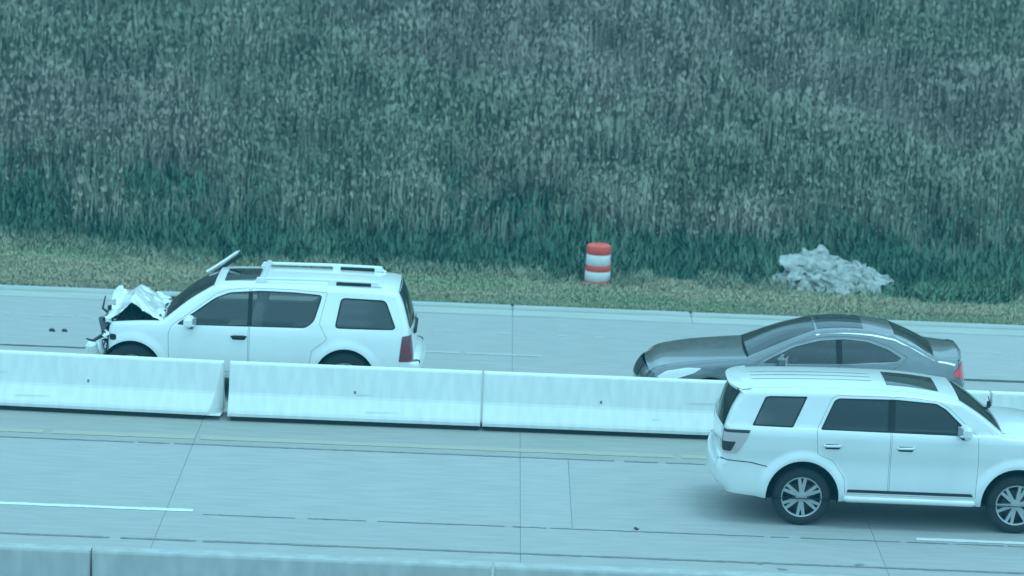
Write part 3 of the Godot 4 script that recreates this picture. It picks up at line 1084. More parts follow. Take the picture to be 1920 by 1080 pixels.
	s = stt(); ribbon_edges(c, s, "rear_window", 0.08); ribbon(c, s, "rear_window", 0.0, 0.1); ribbon(c, s, "tailgate")
	obj("tailgate", s, M.fresh_white, c.root)
	s = stt(); ribbon(c, s, "rear_bumper")
	obj("rear_bumper", s, M.fresh_white, c.root)
	s = stt(); ribbon(c, s, "rear_window", 0.9, 1.0, -0.3, 0.3, 0, 0.03)
	box(s, Vector3(-1.13 - c.x0, 1.06, 0), Vector3(0.06, 0.07, 0.9), 0.02)
	obj("tailgate_handle", s, M.black, c.root)
	s = stt(); ribbon(c, s, "roof", 0.07, 0.26, -0.6, 0.74, 0, 0.004, 10)
	obj("sunroof", s, M.dark_glass, c.root)
	# tail lamps wrap from the flank on to the back
	var tl := rounded(poly([[-1.34, 0.70], [-1.30, 1.08], [-1.10, 1.10], [-1.05, 0.70]], c.x0), 0.02)
	for side in [1.0, -1.0]:
		s = stt()
		panel(c, s, Geometry2D.intersect_polygons(tl, c.sil), [], side, 0.006, 0.05)
		ribbon(c, s, "tailgate", 0.2, 1.0, side * 0.86, side * 1.0, 0, 0.006, 3)
		obj("tail_light", s, M.red_lens, c.root)
		s = stt()
		ribbon(c, s, "tailgate", 0.2, 1.0, side * 0.72, side * 0.855, 0, 0.005, 3)
		obj("reversing_light", s, M.clear_lens, c.root)
	# wheels
	for side in [1.0, -1.0]:
		wheel(c, fx, 0.40, 0.25, side * 0.96, 6, 0.3, M.rim)
		wheel(c, rx, 0.40, 0.25, side * 0.97, 6, 0.8, M.rim)
	mirror(c, -4.42, 1.20, M.fresh_white, -1.0)
	handle(c, -3.70, 0.99, f1, M.black)
	# roof rack: two rails on feet with two crossbars
	for side in [1.0, -1.0]:
		s = stt()
		var zr: float = side * 0.60
		tube(s, [Vector3(-3.5 - c.x0, 1.75, zr), Vector3(-3.42 - c.x0, 1.80, zr), Vector3(-2.4 - c.x0, 1.81, zr), Vector3(-1.75 - c.x0, 1.80, zr), Vector3(-1.62 - c.x0, 1.73, zr)], [0.02, 0.024, 0.024, 0.024, 0.02], 8)
		var rail := obj("roof_rail", s, M.fresh_white, c.root)
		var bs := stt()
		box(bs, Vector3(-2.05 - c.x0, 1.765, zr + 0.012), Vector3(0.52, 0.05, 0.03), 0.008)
		obj("rail_gap_shade", bs, M.black, rail)  # black strip stands in for the shaded gap under the rail
		for xf in [-3.42, -2.36, -1.74]:
			var q := stt()
			box(q, Vector3(xf - c.x0, 1.775, zr), Vector3(0.13, 0.09, 0.05), 0.015)
			obj("rail_foot", q, M.fresh_white, rail)
	for xf in [-3.38]:
		s = stt()
		box(s, Vector3(xf - c.x0, 1.835, 0), Vector3(0.07, 0.03, 1.2), 0.01)
		obj("crossbar", s, M.fresh_white, c.root)
	# engine bay and the buckled bonnet
	s = stt()
	ribbon(c, s, "bay", 0.0, 1.0, -0.97, 0.97, 0, -0.14)
	ribbon(c, s, "front", 0.0, 1.0, -0.98, 0.98, 0, -0.05)
	var er := RandomNumberGenerator.new()
	er.seed = 4
	for i in 26:
		box(s, Vector3(er.randf_range(-5.5, -4.95) - c.x0, er.randf_range(0.98, 1.12), er.randf_range(-0.7, 0.75)), Vector3(er.randf_range(0.08, 0.25), er.randf_range(0.06, 0.16), er.randf_range(0.08, 0.3)), 0.015, Basis.from_euler(Vector3(er.randf(), er.randf() * 3, er.randf()) * 0.4))
	obj("engine_bay", s, M.grille, c.root)
	var nz := FastNoiseLite.new()
	nz.seed = 12; nz.frequency = 1.6
	var grid := []
	var NU := 26
	var NV := 26
	for i in NU + 1:
		var row := []
		for j in NV + 1:
			var u := float(i) / NU
			var v := float(j) / NV * 2.0 - 1.0
			# u: front to back, v: far side to near side
			var xx := lerpf(-5.66, -4.80, u)
			var crease := 0.39 + 0.03 * v
			var up := 0.0
			if u < crease: up = u / crease
			else: up = 1.0 - (u - crease) / (1.0 - crease)
			up = pow(clampf(up, 0, 1), 1.15)
			var peak := 0.25 + 0.02 * cos(v * 2.6) + 0.045 * v
			var hh := 1.15 + up * peak + nz.get_noise_2d(u * 1.4, v * 1.2) * 0.05 + absf(nz.get_noise_2d(u * 2.2 + 9.0, v * 1.5)) * -0.05
			if u < 0.12: hh += (0.12 - u) * 0.5 * (0.4 + 0.6 * nz.get_noise_2d(v * 2.0, 30.0) + 0.5)
			xx += nz.get_noise_2d(v * 2.0, 5.0 + u) * 0.06 * (1.0 - u)
			row.append(Vector3(xx - c.x0, hh, v * (0.92 - 0.04 * up)))
		grid.append(row)
	s = stt()
	for i in NU:
		for j in NV:
			for t in [[0, 0, 1, 0, 1, 1], [0, 0, 1, 1, 0, 1]]:
				s.add_vertex(grid[i + t[0]][j + t[1]]); s.add_vertex(grid[i + t[2]][j + t[3]]); s.add_vertex(grid[i + t[4]][j + t[5]])
	s.index(); s.generate_normals()
	var hood := obj("bonnet", s, M.fresh_white, c.root)
	hood.set_meta("label", "buckled bonnet folded up into a tent")
	# what hangs off the front: bumper beam, torn bumper end, headlamp stump
	s = stt()
	for i in 22:
		box(s, Vector3(er.randf_range(-5.74, -5.62) - c.x0, er.randf_range(0.5, 1.08), er.randf_range(-0.8, 0.86)), Vector3(er.randf_range(0.05, 0.16), er.randf_range(0.05, 0.2), er.randf_range(0.15, 0.6)), 0.015, Basis.from_euler(Vector3(er.randf_range(-0.5, 0.5), er.randf_range(-0.5, 0.5), er.randf_range(-0.4, 0.4))))
	for i in 7:
		var z0 := er.randf_range(-0.5, 0.85)
		var y0 := er.randf_range(0.6, 1.05)
		tube(s, [Vector3(-5.62 - c.x0, y0, z0), Vector3(-5.74 - c.x0, y0 - 0.05, z0 + 0.05), Vector3(-5.80 - c.x0, y0 - er.randf_range(0.1, 0.3), z0 + er.randf_range(-0.1, 0.15))], [0.012, 0.011, 0.008], 6)
	tube(s, [Vector3(-5.70 - c.x0, 0.9, 0.75), Vector3(-5.85 - c.x0, 0.82, 0.9), Vector3(-5.95 - c.x0, 0.84, 0.85)], [0.03, 0.025, 0.012], 7)
	tube(s, [Vector3(-5.66 - c.x0, 1.1, 0.3), Vector3(-5.78 - c.x0, 1.2, 0.35), Vector3(-5.76 - c.x0, 1.36, 0.2)], [0.025, 0.02, 0.01], 7)
	obj("crushed_grille", s, M.grille, c.root)
	s = stt()
	box(s, Vector3(-5.86 - c.x0, 0.70, 0.86), Vector3(0.16, 0.24, 0.13), 0.04, Basis.from_euler(Vector3(0.3, 0.5, 0.35)))
	box(s, Vector3(-5.80 - c.x0, 0.60, 0.5), Vector3(0.12, 0.2, 0.6), 0.04, Basis.from_euler(Vector3(0.1, 0.2, -0.2)))
	obj("torn_bumper", s, M.fresh_white, c.root)
	# torn ends of sheet metal
	var torn := [[-5.62, 1.16, 0.78, 0.20, 0.22, 0.9], [-5.70, 1.10, 0.25, 0.24, 0.3, 0.4], [-5.60, 1.28, -0.35, 0.22, 0.34, -0.5], [-4.92, 1.22, 0.55, 0.18, 0.3, 0.2], [-5.66, 0.92, 0.9, 0.12, 0.2, 1.2]]
	for a in torn:
		s = stt()
		var tb := Basis.from_euler(Vector3(er.randf_range(-0.6, 0.6), er.randf_range(-0.6, 0.6), a[5]))
		for i in 4:
			for j in 4:
				var cs := []
				for k in [[i, j], [i + 1, j], [i + 1, j + 1], [i, j + 1]]:
					var u: float = k[0] / 4.0 - 0.5
					var v: float = k[1] / 4.0 - 0.5
					cs.append(Vector3(a[0] - c.x0, a[1], a[2]) + tb * Vector3(u * a[3] * (1.0 - 0.7 * absf(v)), nz.get_noise_2d(u * 3.0 + a[2] * 9.0, v * 3.0) * 0.12, v * a[4] * (1.0 + 0.3 * nz.get_noise_1d(u * 6.0 + a[0]))))
				quad(s, cs[0], cs[1], cs[2], cs[3], tb.y)
		obj("torn_panel", s, M.fresh_white, c.root)
	s = stt()
	panel(c, s, [rounded(poly([[-5.60, 0.86], [-5.60, 0.95], [-5.50, 0.95], [-5.50, 0.86]], c.x0), 0.04)], [], 1.0, 0.004, 0.05)
	obj("lamp_socket", s, M.black, c.root)
	s = stt()
	tube(s, [Vector3(-4.34 - c.x0, 1.60, -0.72), Vector3(-4.1 - c.x0, 1.76, -0.74), Vector3(-3.88 - c.x0, 1.93, -0.74)], [0.028, 0.03, 0.024], 7)
	box(s, Vector3(-4.06 - c.x0, 1.80, -0.735), Vector3(0.52, 0.012, 0.09), 0.005, Basis(Vector3(0, 0, 1), 0.64))
	var dk := stt()
	box(dk, Vector3(-4.02 - c.x0, 1.745, -0.72), Vector3(0.50, 0.05, 0.05), 0.012, Basis(Vector3(0, 0, 1), 0.64))
	obj("moulding_seal", dk, M.black, c.root)
	var strip := obj("peeled_moulding", s, M.fresh_white, c.root)
	strip.set_meta("label", "pale moulding sticking up from the far windscreen pillar")
	# a wiper cowl
	s = stt()
	box(s, Vector3(-4.84 - c.x0, 1.155, 0), Vector3(0.16, 0.03, 1.7), 0.01)
	obj("cowl", s, M.black, c.root)

# ------------------------------------------------------------------ the grey saloon
func grey_sedan() -> void:
	var c := Car.new()
	c.x0 = 4.6
	c.root = thing("grey_sedan", "dark grey saloon with a black glass roof driving left behind the barriers", "car", Vector3(c.x0, 0, -47.52))
	c.wprof = [[0.2, 0.86], [0.4, 0.91], [0.62, 0.93], [0.82, 0.92], [0.93, 0.895], [1.0, 0.865], [1.25, 0.735], [1.4, 0.655], [1.5, 0.6]]
	c.plan = [[2.2, 0.16], [2.5, 0.07], [2.9, 0.01], [3.4, 0.0], [6.0, 0.0], [6.7, 0.03], [7.1, 0.09]]
	var fx := 3.26 - c.x0
	var rx := 5.98 - c.x0
	c.arches = [[fx, 0.33, 0.375], [rx, 0.33, 0.375]]
	c.flare = 0.012
	car_setup(c, [
		["front", [[2.36, 0.22, 0.25, 0.22, 0.1], [2.28, 0.40, 0.28, 0.26, 0.12], [2.29, 0.58, 0.28, 0.26, 0.12], [2.36, 0.71, 0.2, 0.2, 0.1]]],
		["bonnet", [[2.36, 0.71, 0.16, 0.16, 0.08], [2.55, 0.82, 0.1, 0.12, 0.045], [3.0, 0.905, 0.09, 0.1, 0.03], [3.5, 0.96, 0.08, 0.08, 0.025], [3.8, 0.985, 0.06, 0.06, 0.025]]],
		["windscreen", [[3.8, 0.985, 0.05, 0.06, 0.12], [4.33, 1.21, 0.05, 0.06, 0.12], [4.78, 1.385, 0.06, 0.07, 0.06]]],
		["roof", [[4.78, 1.385, 0.07, 0.08, 0.045], [5.15, 1.42, 0.07, 0.08, 0.045], [5.6, 1.41, 0.07, 0.08, 0.045], [5.95, 1.36, 0.07, 0.08, 0.045]]],
		["rear_window", [[5.95, 1.36, 0.06, 0.07, 0.05], [6.25, 1.235, 0.06, 0.07, 0.06], [6.53, 1.10, 0.06, 0.07, 0.05]]],
		["boot", [[6.53, 1.10, 0.09, 0.10, 0.04], [6.72, 1.085, 0.1, 0.12, 0.04], [6.93, 1.075, 0.1, 0.16, 0.06]]],
		["rear", [[6.93, 1.075, 0.12, 0.16, 0.07], [6.96, 0.9, 0.15, 0.2, 0.08], [7.01, 0.6, 0.2, 0.2, 0.08], [7.0, 0.4, 0.2, 0.2, 0.08], [6.93, 0.25, 0.2, 0.2, 0.06]]],
	], [[6.6, 0.2], [2.7, 0.2]])
	var fa := arch_poly(fx, 0.33, 0.375, 0.05)
	var ra := arch_poly(rx, 0.33, 0.375, 0.05)
	var win := rounded(poly([[3.97, 0.915], [4.04, 0.985], [4.45, 1.185], [4.82, 1.285], [5.2, 1.32], [5.55, 1.295], [5.85, 1.205], [6.08, 1.075], [5.98, 1.01], [5.2, 0.95]], c.x0), 0.04)
	var fd := rounded(poly([[3.9, 0.32], [3.86, 0.6], [3.90, 0.92], [4.0, 1.0], [4.45, 1.215], [4.82, 1.315], [5.12, 1.345], [5.12, 0.32]], c.x0), 0.03)
	var rd := rounded(poly([[5.135, 0.32], [5.135, 1.345], [5.55, 1.325], [5.85, 1.24], [6.14, 1.09], [6.03, 0.98], [5.75, 0.8], [5.62, 0.6], [5.56, 0.32]], c.x0), 0.03)
	part_panel(c, "body_side", M.grey_paint, [c.sil], [fd, rd, win, fa, ra])
	var f1 := part_panel(c, "front_door", M.grey_paint, Geometry2D.offset_polygon(fd, -0.004), [win])
	var r1 := part_panel(c, "rear_door", M.grey_paint, Geometry2D.offset_polygon(rd, -0.004), [win, ra])
	var gin := Geometry2D.offset_polygon(win, -0.016)[0]
	var bp := poly([[5.09, 0.9], [5.07, 1.5], [5.16, 1.5], [5.18, 0.9]], c.x0)
	panes(c, ["front_window", "rear_window_pane"], M.glass, Geometry2D.clip_polygons(gin, bp), -0.01)
	part_panel(c, "window_trim", M.dark_chrome, [win], [gin], 0.002, [win], 0.015)
	part_panel(c, "window_pillar", M.black, Geometry2D.intersect_polygons(bp, gin), [], -0.006)
	car_inside(c, [win, fa, ra], c.arches, 2.5, 6.8, 0.3, 0.95)
	for z in [0.38, -0.38]:
		seat(c, 4.75 - c.x0, z, 1.0, 0.5, M.seat)
		seat(c, 5.6 - c.x0, z, 1.0, 0.52, M.seat)
	var s := stt()
	ribbon(c, s, "roof")
	ribbon_edges(c, s, "windscreen", 0.07)
	ribbon_edges(c, s, "rear_window", 0.08)
	obj("roof", s, M.grey_paint, c.root)
	s = stt(); ribbon(c, s, "roof", 0.05, 0.62, -0.84, 0.84, 0, 0.004)
	obj("glass_roof", s, M.dark_glass, c.root)
	s = stt(); ribbon(c, s, "windscreen", 0.02, 1.0, -0.93, 0.93)
	obj("windscreen", s, M.deep_glass, c.root)
	s = stt(); ribbon(c, s, "rear_window", 0.0, 1.0, -0.92, 0.92)
	obj("rear_window", s, M.dark_glass, c.root)
	s = stt(); ribbon(c, s, "bonnet", 0.06, 1.0)
	obj("bonnet", s, M.grey_paint, c.root)
	s = stt(); ribbon(c, s, "boot")
	obj("boot_lid", s, M.grey_paint, c.root)
	s = stt()
	tube(s, [Vector3(6.90 - c.x0, 1.06, -0.72), Vector3(6.95 - c.x0, 1.105, -0.4), Vector3(6.96 - c.x0, 1.11, 0), Vector3(6.95 - c.x0, 1.105, 0.4), Vector3(6.90 - c.x0, 1.06, 0.72)], [0.015, 0.02, 0.02, 0.02, 0.015], 8)
	obj("spoiler", s, M.grey_paint, c.root)
	s = stt(); ribbon(c, s, "front"); ribbon(c, s, "bonnet", 0.0, 0.06)
	obj("front_bumper", s, M.grey_paint, c.root)
	s = stt(); ribbon(c, s, "front", 0.62, 0.98, -0.62, 0.62, 0, 0.008)
	obj("grille", s, M.grille, c.root)
	s = stt(); ribbon(c, s, "front", 0.12, 0.42, -0.75, 0.75, 0, 0.008)
	obj("lower_grille", s, M.grille, c.root)
	s = stt(); ribbon(c, s, "front", 0.0, 0.12, -1.0, 1.0, 0, 0.03)
	obj("front_lip", s, M.black, c.root)
	s = stt(); ribbon(c, s, "rear")
	obj("rear_bumper", s, M.grey_paint, c.root)
	var hl := rounded(poly([[2.46, 0.66], [2.60, 0.76], [2.9, 0.825], [3.12, 0.83], [3.0, 0.75], [2.66, 0.62]], c.x0), 0.03)
	var tl := rounded(poly([[6.80, 0.86], [6.90, 0.98], [7.2, 0.97], [7.2, 0.78], [6.95, 0.79]], c.x0), 0.02)
	for side in [1.0, -1.0]:
		s = stt(); panel(c, s, Geometry2D.intersect_polygons(hl, c.sil), [], side, 0.005, 0.05)
		obj("headlight", s, M.clear_lens, c.root)
		s = stt(); panel(c, s, Geometry2D.intersect_polygons(tl, c.sil), [], side, 0.006, 0.05)
		ribbon(c, s, "rear", 0.12, 0.42, side * 0.55, side * 1.0, 0, 0.006, 4)
		obj("tail_light", s, M.bright_red, c.root)
	for side in [1.0, -1.0]:
		wheel(c, fx, 0.335, 0.225, side * 0.895, 5, 0.4, M.rim)
		wheel(c, rx, 0.335, 0.225, side * 0.895, 5, 0.9, M.rim)
	mirror(c, 4.28, 1.0, M.grey_paint, -1.0)
	handle(c, 4.98, 0.84, f1, M.grey_paint)
	handle(c, 5.80, 0.88, r1, M.grey_paint)

# ------------------------------------------------------------------ the white SUV that passes in front
func passing_suv() -> void:
	var c := Car.new()
	c.x0 = 5.3
	c.root = thing("passing_suv", "clean white off-roader driving right on the near carriageway, cut by the photo's edge", "car", Vector3(c.x0, 0, -41.96))
	c.wprof = [[0.3, 0.86], [0.42, 0.925], [0.6, 0.935], [0.85, 0.925], [1.03, 0.945], [1.19, 0.945], [1.255, 0.93], [1.31, 0.88], [1.5, 0.82], [1.7, 0.765], [1.85, 0.71]]
	c.plan = [[2.95, 0.075], [3.1, 0.045], [3.4, 0.015], [3.7, 0.0], [6.9, 0.0], [7.4, 0.05], [7.75, 0.14]]
	var rx := 4.13 - c.x0
	var fx := 6.93 - c.x0
	c.arches = [[rx, 0.41, 0.475], [fx, 0.41, 0.475]]
	c.flare = 0.05
	car_setup(c, [
		["rear_bumper", [[3.14, 0.42, 0.12, 0.10, 0.05], [3.02, 0.54, 0.12, 0.10, 0.06], [2.99, 0.72, 0.12, 0.10, 0.06], [3.03, 0.83, 0.12, 0.12, 0.05], [3.09, 0.86, 0.08, 0.1, 0.05]]],
		["tailgate", [[3.09, 0.86, 0.08, 0.1, 0.05], [3.07, 1.05, 0.08, 0.1, 0.06], [3.09, 1.26, 0.08, 0.1, 0.06]]],
		["rear_window", [[3.09, 1.26, 0.06, 0.08, 0.06], [3.18, 1.5, 0.06, 0.08, 0.06], [3.29, 1.70, 0.06, 0.08, 0.04]]],
		["roof", [[3.26, 1.725, 0.06, 0.1, 0.02], [3.32, 1.75, 0.07, 0.11, 0.03], [3.9, 1.78, 0.07, 0.1, 0.035], [4.8, 1.795, 0.07, 0.1, 0.035], [5.5, 1.78, 0.07, 0.1, 0.03], [6.13, 1.705, 0.07, 0.09, 0.025]]],
		["windscreen", [[6.13, 1.705, 0.05, 0.06, 0.025], [6.42, 1.53, 0.05, 0.06, 0.03], [6.70, 1.32, 0.05, 0.06, 0.03]]],
		["bonnet", [[6.70, 1.32, 0.08, 0.1, 0.03], [7.1, 1.30, 0.1, 0.12, 0.05], [7.5, 1.22, 0.12, 0.14, 0.05], [7.66, 1.08, 0.15, 0.16, 0.05]]],
		["front", [[7.66, 1.08, 0.15, 0.18, 0.06], [7.72, 0.8, 0.2, 0.2, 0.08], [7.74, 0.55, 0.2, 0.2, 0.08], [7.64, 0.38, 0.2, 0.2, 0.06]]],
	], [[7.4, 0.36], [3.7, 0.36], [3.3, 0.40]])
	var ra := arch_poly(rx, 0.41, 0.475, 0.1)
	var fa := arch_poly(fx, 0.41, 0.475, 0.1)
	var dw := rounded(poly([[4.33, 1.295], [4.50, 1.665], [4.56, 1.695], [5.3, 1.705], [5.82, 1.675], [5.95, 1.61], [6.28, 1.31], [6.2, 1.285]], c.x0), 0.02)
	var qw := rounded(poly([[3.44, 1.31], [3.60, 1.675], [3.66, 1.69], [4.15, 1.70], [3.97, 1.305]], c.x0), 0.02)
	var rd := rounded(poly([[4.30, 0.98], [4.28, 1.29], [4.47, 1.70], [4.54, 1.73], [5.24, 1.735], [5.24, 0.46], [4.68, 0.46], [4.66, 0.68], [4.5, 0.9]], c.x0), 0.03)
	var fd := rounded(poly([[5.255, 0.46], [5.255, 1.735], [5.5, 1.735], [5.86, 1.70], [6.0, 1.62], [6.38, 1.28], [6.40, 0.9], [6.38, 0.46]], c.x0), 0.03)
	part_panel(c, "body_side", M.white, [c.sil], [fd, rd, dw, qw, fa, ra], 0.0, [qw], 0.02)
	var r1 := part_panel(c, "rear_door", M.white, Geometry2D.offset_polygon(rd, -0.004), [dw, ra])
	var f1 := part_panel(c, "front_door", M.white, Geometry2D.offset_polygon(fd, -0.004), [dw])
	var bp := poly([[5.20, 1.2], [5.20, 1.8], [5.29, 1.8], [5.30, 1.2]], c.x0)
	var gin := Geometry2D.offset_polygon(dw, -0.016)[0]
	panes(c, ["rear_window_pane", "front_window"], M.deep_glass, Geometry2D.clip_polygons(gin, bp), -0.012)
	part_panel(c, "window_frame", M.black, [dw], [gin], 0.001, [dw], 0.02)
	part_panel(c, "window_pillar", M.black, Geometry2D.intersect_polygons(bp, gin), [], -0.006)
	var qin := Geometry2D.offset_polygon(qw, -0.02)[0]
	part_panel(c, "quarter_window", M.dark_glass, [qin], [], -0.008)
	part_panel(c, "window_seal", M.black, [qw], [qin], -0.003)
	car_inside(c, [dw, qw, fa, ra], c.arches, 3.3, 7.4, 0.42, 1.25)
	for z in [0.4, -0.4]:
		seat(c, 5.55 - c.x0, z, -1.0, 0.85, M.seat)
		seat(c, 4.65 - c.x0, z, -1.0, 0.85, M.seat)
	var s := stt()
	ribbon(c, s, "roof")
	ribbon_edges(c, s, "windscreen", 0.075)
	obj("roof", s, M.white, c.root)
	# two long pressings in the roof skin
	for z in [-0.32, 0.0, 0.32]:
		s = stt()
		ribbon(c, s, "roof", 0.1, 0.62, z - 0.05, z + 0.05, 0, 0.006, 3)
		obj("roof_rib", s, M.white, c.root)
	s = stt(); ribbon(c, s, "roof", 0.68, 0.9, -0.62, 0.62, 0, 0.004, 10)
	obj("sunroof", s, M.dark_glass, c.root)
	s = stt(); ribbon(c, s, "windscreen", 0.0, 1.0, -0.925, 0.925)
	obj("windscreen", s, M.deep_glass, c.root)
	s = stt(); ribbon(c, s, "rear_window", 0.0, 0.97, -0.93, 0.93, 0, 0.004)
	obj("rear_window", s, M.dark_glass, c.root)
	s = stt(); ribbon_edges(c, s, "rear_window", 0.09); ribbon(c, s, "tailgate")
	obj("tailgate", s, M.white, c.root)
	s = stt()
	for k in 20:
		var z0 := lerpf(-0.68, 0.68, k / 20.0)
		var z1 := lerpf(-0.68, 0.68, (k + 1) / 20.0)
		var xa := 3.30 - 0.17 * (1.0 - pow(absf(z0) / 0.68, 3.0)) - c.x0
		var xb := 3.30 - 0.17 * (1.0 - pow(absf(z1) / 0.68, 3.0)) - c.x0
		var xe := 3.42 - c.x0
		var ya := 1.755 + 0.02 * (1.0 - z0 * z0 * 2.0)
		var yb := 1.755 + 0.02 * (1.0 - z1 * z1 * 2.0)
		quad(s, Vector3(xa, ya - 0.01, z0), Vector3(xe, ya + 0.008, z0), Vector3(xe, yb + 0.008, z1), Vector3(xb, yb - 0.01, z1), Vector3.UP)
		quad(s, Vector3(xa, ya - 0.01, z0), Vector3(xb, yb - 0.01, z1), Vector3(xb + 0.015, yb - 0.05, z1), Vector3(xa + 0.015, ya - 0.05, z0), Vector3.LEFT)
		quad(s, Vector3(xa + 0.015, ya - 0.05, z0), Vector3(xe, ya - 0.05, z0), Vector3(xe, yb - 0.05, z1), Vector3(xb + 0.015, yb - 0.05, z1), Vector3.DOWN)
	obj("roof_spoiler", s, M.white, c.root)
	s = stt(); ribbon(c, s, "rear_bumper")
	obj("rear_bumper", s, M.white, c.root)
	s = stt(); ribbon(c, s, "bonnet")
	obj("bonnet", s, M.white, c.root)
	s = stt(); ribbon(c, s, "front")
	obj("front_bumper", s, M.white, c.root)
	s = stt(); ribbon(c, s, "front", 0.05, 0.6, -0.6, 0.6, 0, 0.01)
	obj("grille", s, M.grille, c.root)
	# lamps
	var tl := rounded(poly([[2.9, 0.94], [2.9, 1.24], [3.42, 1.25], [3.36, 1.12], [3.26, 0.94]], c.x0), 0.03)
	var tl_in := rounded(poly([[2.9, 0.97], [2.9, 1.09], [3.24, 1.10], [3.18, 0.97]], c.x0), 0.02)
	for side in [1.0, -1.0]:
		s = stt(); panel(c, s, Geometry2D.intersect_polygons(tl, c.sil), [tl_in], side, 0.008, 0.05)
		ribbon(c, s, "tailgate", 0.3, 0.98, side * 0.84, side * 1.0, 0, 0.008, 3)
		obj("tail_light", s, M.smoke_lens, c.root)
		s = stt(); panel(c, s, Geometry2D.intersect_polygons(tl_in, c.sil), [], side, 0.009, 0.05)
		obj("light_cluster", s, M.grille, c.root)
		s = stt(); panel(c, s, Geometry2D.intersect_polygons(poly([[2.9, 1.215], [2.9, 1.25], [3.42, 1.255], [3.40, 1.22]], c.x0), c.sil), [], side, 0.012, 0.05)
		obj("light_shroud", s, M.grille, c.root)
		var hl := rounded(poly([[7.35, 0.85], [7.35, 1.06], [7.7, 1.02], [7.75, 0.86]], c.x0), 0.03)
		s = stt(); panel(c, s, Geometry2D.intersect_polygons(hl, c.sil), [], side, 0.006, 0.05)
		obj("headlight", s, M.clear_lens, c.root)
		s = stt(); panel(c, s, Geometry2D.intersect_polygons(poly([[2.9, 0.862], [3.45, 0.835], [3.66, 0.79], [3.66, 0.778], [3.44, 0.823], [2.9, 0.85]], c.x0), c.sil), [], side, 0.003, 0.06)
		obj("bumper_seam", s, M.grille, c.root)
		# dark line and bright step along the sill
		s = stt(); panel(c, s, [rounded(poly([[4.70, 0.485], [6.36, 0.485], [6.33, 0.525], [4.72, 0.525]], c.x0), 0.01)], [], side, 0.007, 0.1)
		obj("sill_moulding", s, M.grille, c.root)
		s = stt()
		tube(s, [Vector3(4.62 - c.x0, 0.40, side * 0.88), Vector3(4.72 - c.x0, 0.40, side * 0.955), Vector3(6.34 - c.x0, 0.40, side * 0.955), Vector3(6.44 - c.x0, 0.40, side * 0.88)], [0.03, 0.042, 0.042, 0.03], 10)
		obj("side_step", s, M.white, c.root)
	for side in [1.0, -1.0]:
		wheel(c, rx, 0.385, 0.27, side * 0.905, 6, 0.52, M.rim)
		wheel(c, fx, 0.385, 0.27, side * 0.905, 6, 0.2, M.rim)
	mirror(c, 6.20, 1.36, M.white, 1.0)
	handle(c, 4.49, 1.10, r1, M.white)
	handle(c, 5.44, 1.105, f1, M.white)
	s = stt()
	box(s, Vector3(6.72 - c.x0, 1.36, -0.62), Vector3(0.05, 0.12, 0.03), 0.01)
	tube(s, [Vector3(6.78 - c.x0, 1.28, -0.80), Vector3(6.74 - c.x0, 1.45, -0.81)], [0.015, 0.006], 6)
	obj("aerial", s, M.black, c.root)

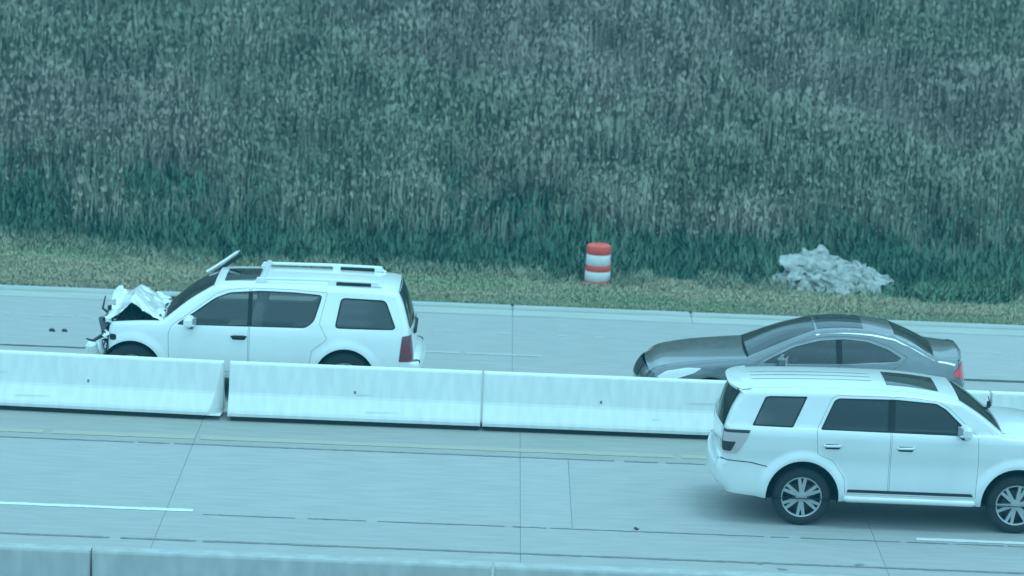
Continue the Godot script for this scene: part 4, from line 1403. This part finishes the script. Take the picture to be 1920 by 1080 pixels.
# ------------------------------------------------------------------ drum, heap, debris
func roadside_things() -> void:
	# traffic drum
	var at := Vector3(1.84, land(1.84, -56.4) - 0.03, -56.4)
	var d := thing("traffic_drum", "orange and white striped traffic drum on the grass verge", "traffic drum", at)
	d.rotation.z = deg_to_rad(-0.6)
	var orange := mat(Color(0.95, 0.09, 0.05), 0.5)
	var refl := mat(Color(0.80, 0.78, 0.76), 0.35)
	textured(orange, noise_tex(0.02, 0.75, 1.0, 4, 81), Vector3(1, 1, 1))
	textured(refl, noise_tex(0.02, 0.82, 1.0, 4, 82), Vector3(1, 1, 1))
	var y := 0.07
	var r := 0.232
	var bands := [[0.05, orange], [0.165, refl], [0.11, orange], [0.19, refl], [0.145, orange]]
	for i in bands.size():
		var h: float = bands[i][0]
		var s := stt()
		lathe(s, Vector3(0, y, 0), Basis.IDENTITY, [Vector2(r - 0.012, h), Vector2(r - 0.006, h - 0.008), Vector2(r, 0.012), Vector2(r - 0.008, 0.0)], 28, 0.5)
		obj("stripe" if i > 0 else "lower_body", s, bands[i][1], d)
		y += h
		r -= 0.004
	var s := stt()
	lathe(s, Vector3(0, y, 0), Basis.IDENTITY, [Vector2(0, 0.03), Vector2(0.1, 0.025), Vector2(r - 0.03, 0.02), Vector2(r, 0.0)], 28)
	box(s, Vector3(0, y + 0.025, 0), Vector3(0.16, 0.04, 0.03), 0.01)
	obj("lid", s, orange, d)
	s = stt()
	lathe(s, Vector3.ZERO, Basis.IDENTITY, [Vector2(0.2, 0.09), Vector2(0.29, 0.08), Vector2(0.33, 0.05), Vector2(0.335, 0.0)], 28)
	obj("rubber_base", s, M.rubber, d)

	# heap of crumpled pale sheeting
	var hp := Vector3(6.03, land(6.03, -57.0) - 0.05, -56.95)
	var heap := thing("sheeting_heap", "heap of crumpled pale sheeting lying at the foot of the embankment", "debris heap", hp)
	var hm := mat(Color(0.52, 0.505, 0.47), 0.85)
	textured(hm, noise_tex(0.015, 0.7, 1.0, 4, 83), Vector3(0.8, 0.8, 0.8))
	var fr := RandomNumberGenerator.new()
	fr.seed = 40
	var fn := FastNoiseLite.new()
	fn.seed = 3; fn.frequency = 1.0
	var spots := [[-0.62, 0.52, 0.30, 0.5, 0.42], [-0.35, 0.66, 0.15, 0.5, 0.4], [-0.05, 0.60, 0.15, 0.6, 0.3], [-0.72, 0.25, 0.42, 0.42, 0.38], [-0.40, 0.22, 0.5, 0.5, 0.42], [-0.05, 0.30, 0.5, 0.6, 0.3], [0.15, 0.42, 0.35, 0.55, 0.36], [0.36, 0.44, 0.3, 0.5, 0.36], [0.10, 0.16, 0.55, 0.5, 0.34], [0.48, 0.22, 0.46, 0.62, 0.42], [0.62, 0.28, 0.25, 0.6, 0.36], [0.80, 0.12, 0.42, 0.5, 0.30], [-0.90, 0.14, 0.35, 0.26, 0.32], [0.3, 0.08, 0.6, 0.5, 0.22]]
	for k in spots.size():
		var a: Array = spots[k]
		var tb := Basis.from_euler(Vector3(deg_to_rad(fr.randf_range(28, 62)), fr.randf_range(-0.7, 0.7), fr.randf_range(-0.45, 0.45)))
		var g := []
		var N := 15
		var off := fr.randf() * 50.0
		for i in N:
			var row := []
			for j in N:
				var u := float(i) / (N - 1) - 0.5
				var v := float(j) / (N - 1) - 0.5
				var n1 := absf(fn.get_noise_2d(u * 2.2 + off, v * 2.2)) * 0.26 + fn.get_noise_2d(u * 4 + off, v * 4 + 9) * 0.04
				var p := Vector3(u * a[3] * 1.25 + fn.get_noise_2d(off + v * 3, 2) * 0.12, n1 - (u * u + v * v) * 0.25, v * a[4] * 1.3 + fn.get_noise_2d(off + u * 3, 7) * 0.12)
				row.append(Vector3(a[0], a[1] * 0.82 + 0.02, a[2]) + tb * p)
			g.append(row)
		s = stt()
		for i in N - 1:
			for j in N - 1:
				for t in [[0, 0, 0, 1, 1, 1], [0, 0, 1, 1, 1, 0]]:
					for e in 3: s.add_vertex(g[i + t[e * 2]][j + t[e * 2 + 1]])
		s.index()
		s.generate_normals()
		obj("fold", s, hm, heap)
	# a low core so that the folds do not float
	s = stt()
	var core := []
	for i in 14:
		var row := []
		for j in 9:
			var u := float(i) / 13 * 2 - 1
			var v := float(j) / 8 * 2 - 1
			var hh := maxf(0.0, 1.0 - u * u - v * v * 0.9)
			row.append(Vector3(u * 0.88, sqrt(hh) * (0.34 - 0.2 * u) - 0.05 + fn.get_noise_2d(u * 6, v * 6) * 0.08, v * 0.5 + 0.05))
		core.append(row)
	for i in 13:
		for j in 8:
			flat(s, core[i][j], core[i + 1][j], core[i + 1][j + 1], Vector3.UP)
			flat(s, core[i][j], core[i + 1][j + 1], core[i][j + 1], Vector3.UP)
	obj("heap_core", s, mat(Color(0.10, 0.11, 0.10), 0.9), heap)  # dark colour stands in for the shade between the folds

	# bits on the road
	var bits := [[-7.06, -51.2, 0.085, "leftmost of two dark scraps lying on the far carriageway left of the wrecked car"], [-6.86, -51.22, 0.075, "right one of two dark scraps on the far carriageway, nearer the wrecked car"], [1.97, -40.55, 0.05, "small dark pebble on the near carriageway left of the passing car"]]
	for b in bits:
		s = stt()
		box(s, Vector3(0, b[2] * 0.25, 0), Vector3(b[2], b[2] * 0.5, b[2] * 0.7), b[2] * 0.15, Basis.from_euler(Vector3(0.1, b[0], 0.15)))
		box(s, Vector3(b[2] * 0.5, b[2] * 0.15, b[2] * 0.2), Vector3(b[2] * 0.7, b[2] * 0.25, b[2] * 0.4), b[2] * 0.08, Basis.from_euler(Vector3(0.2, b[0] * 2.0, -0.2)))
		var o := obj("road_debris", s, M.grille)
		o.position = Vector3(b[0], 0.004, b[1])
		tag(o, b[3], "debris", "scraps on the carriageways")
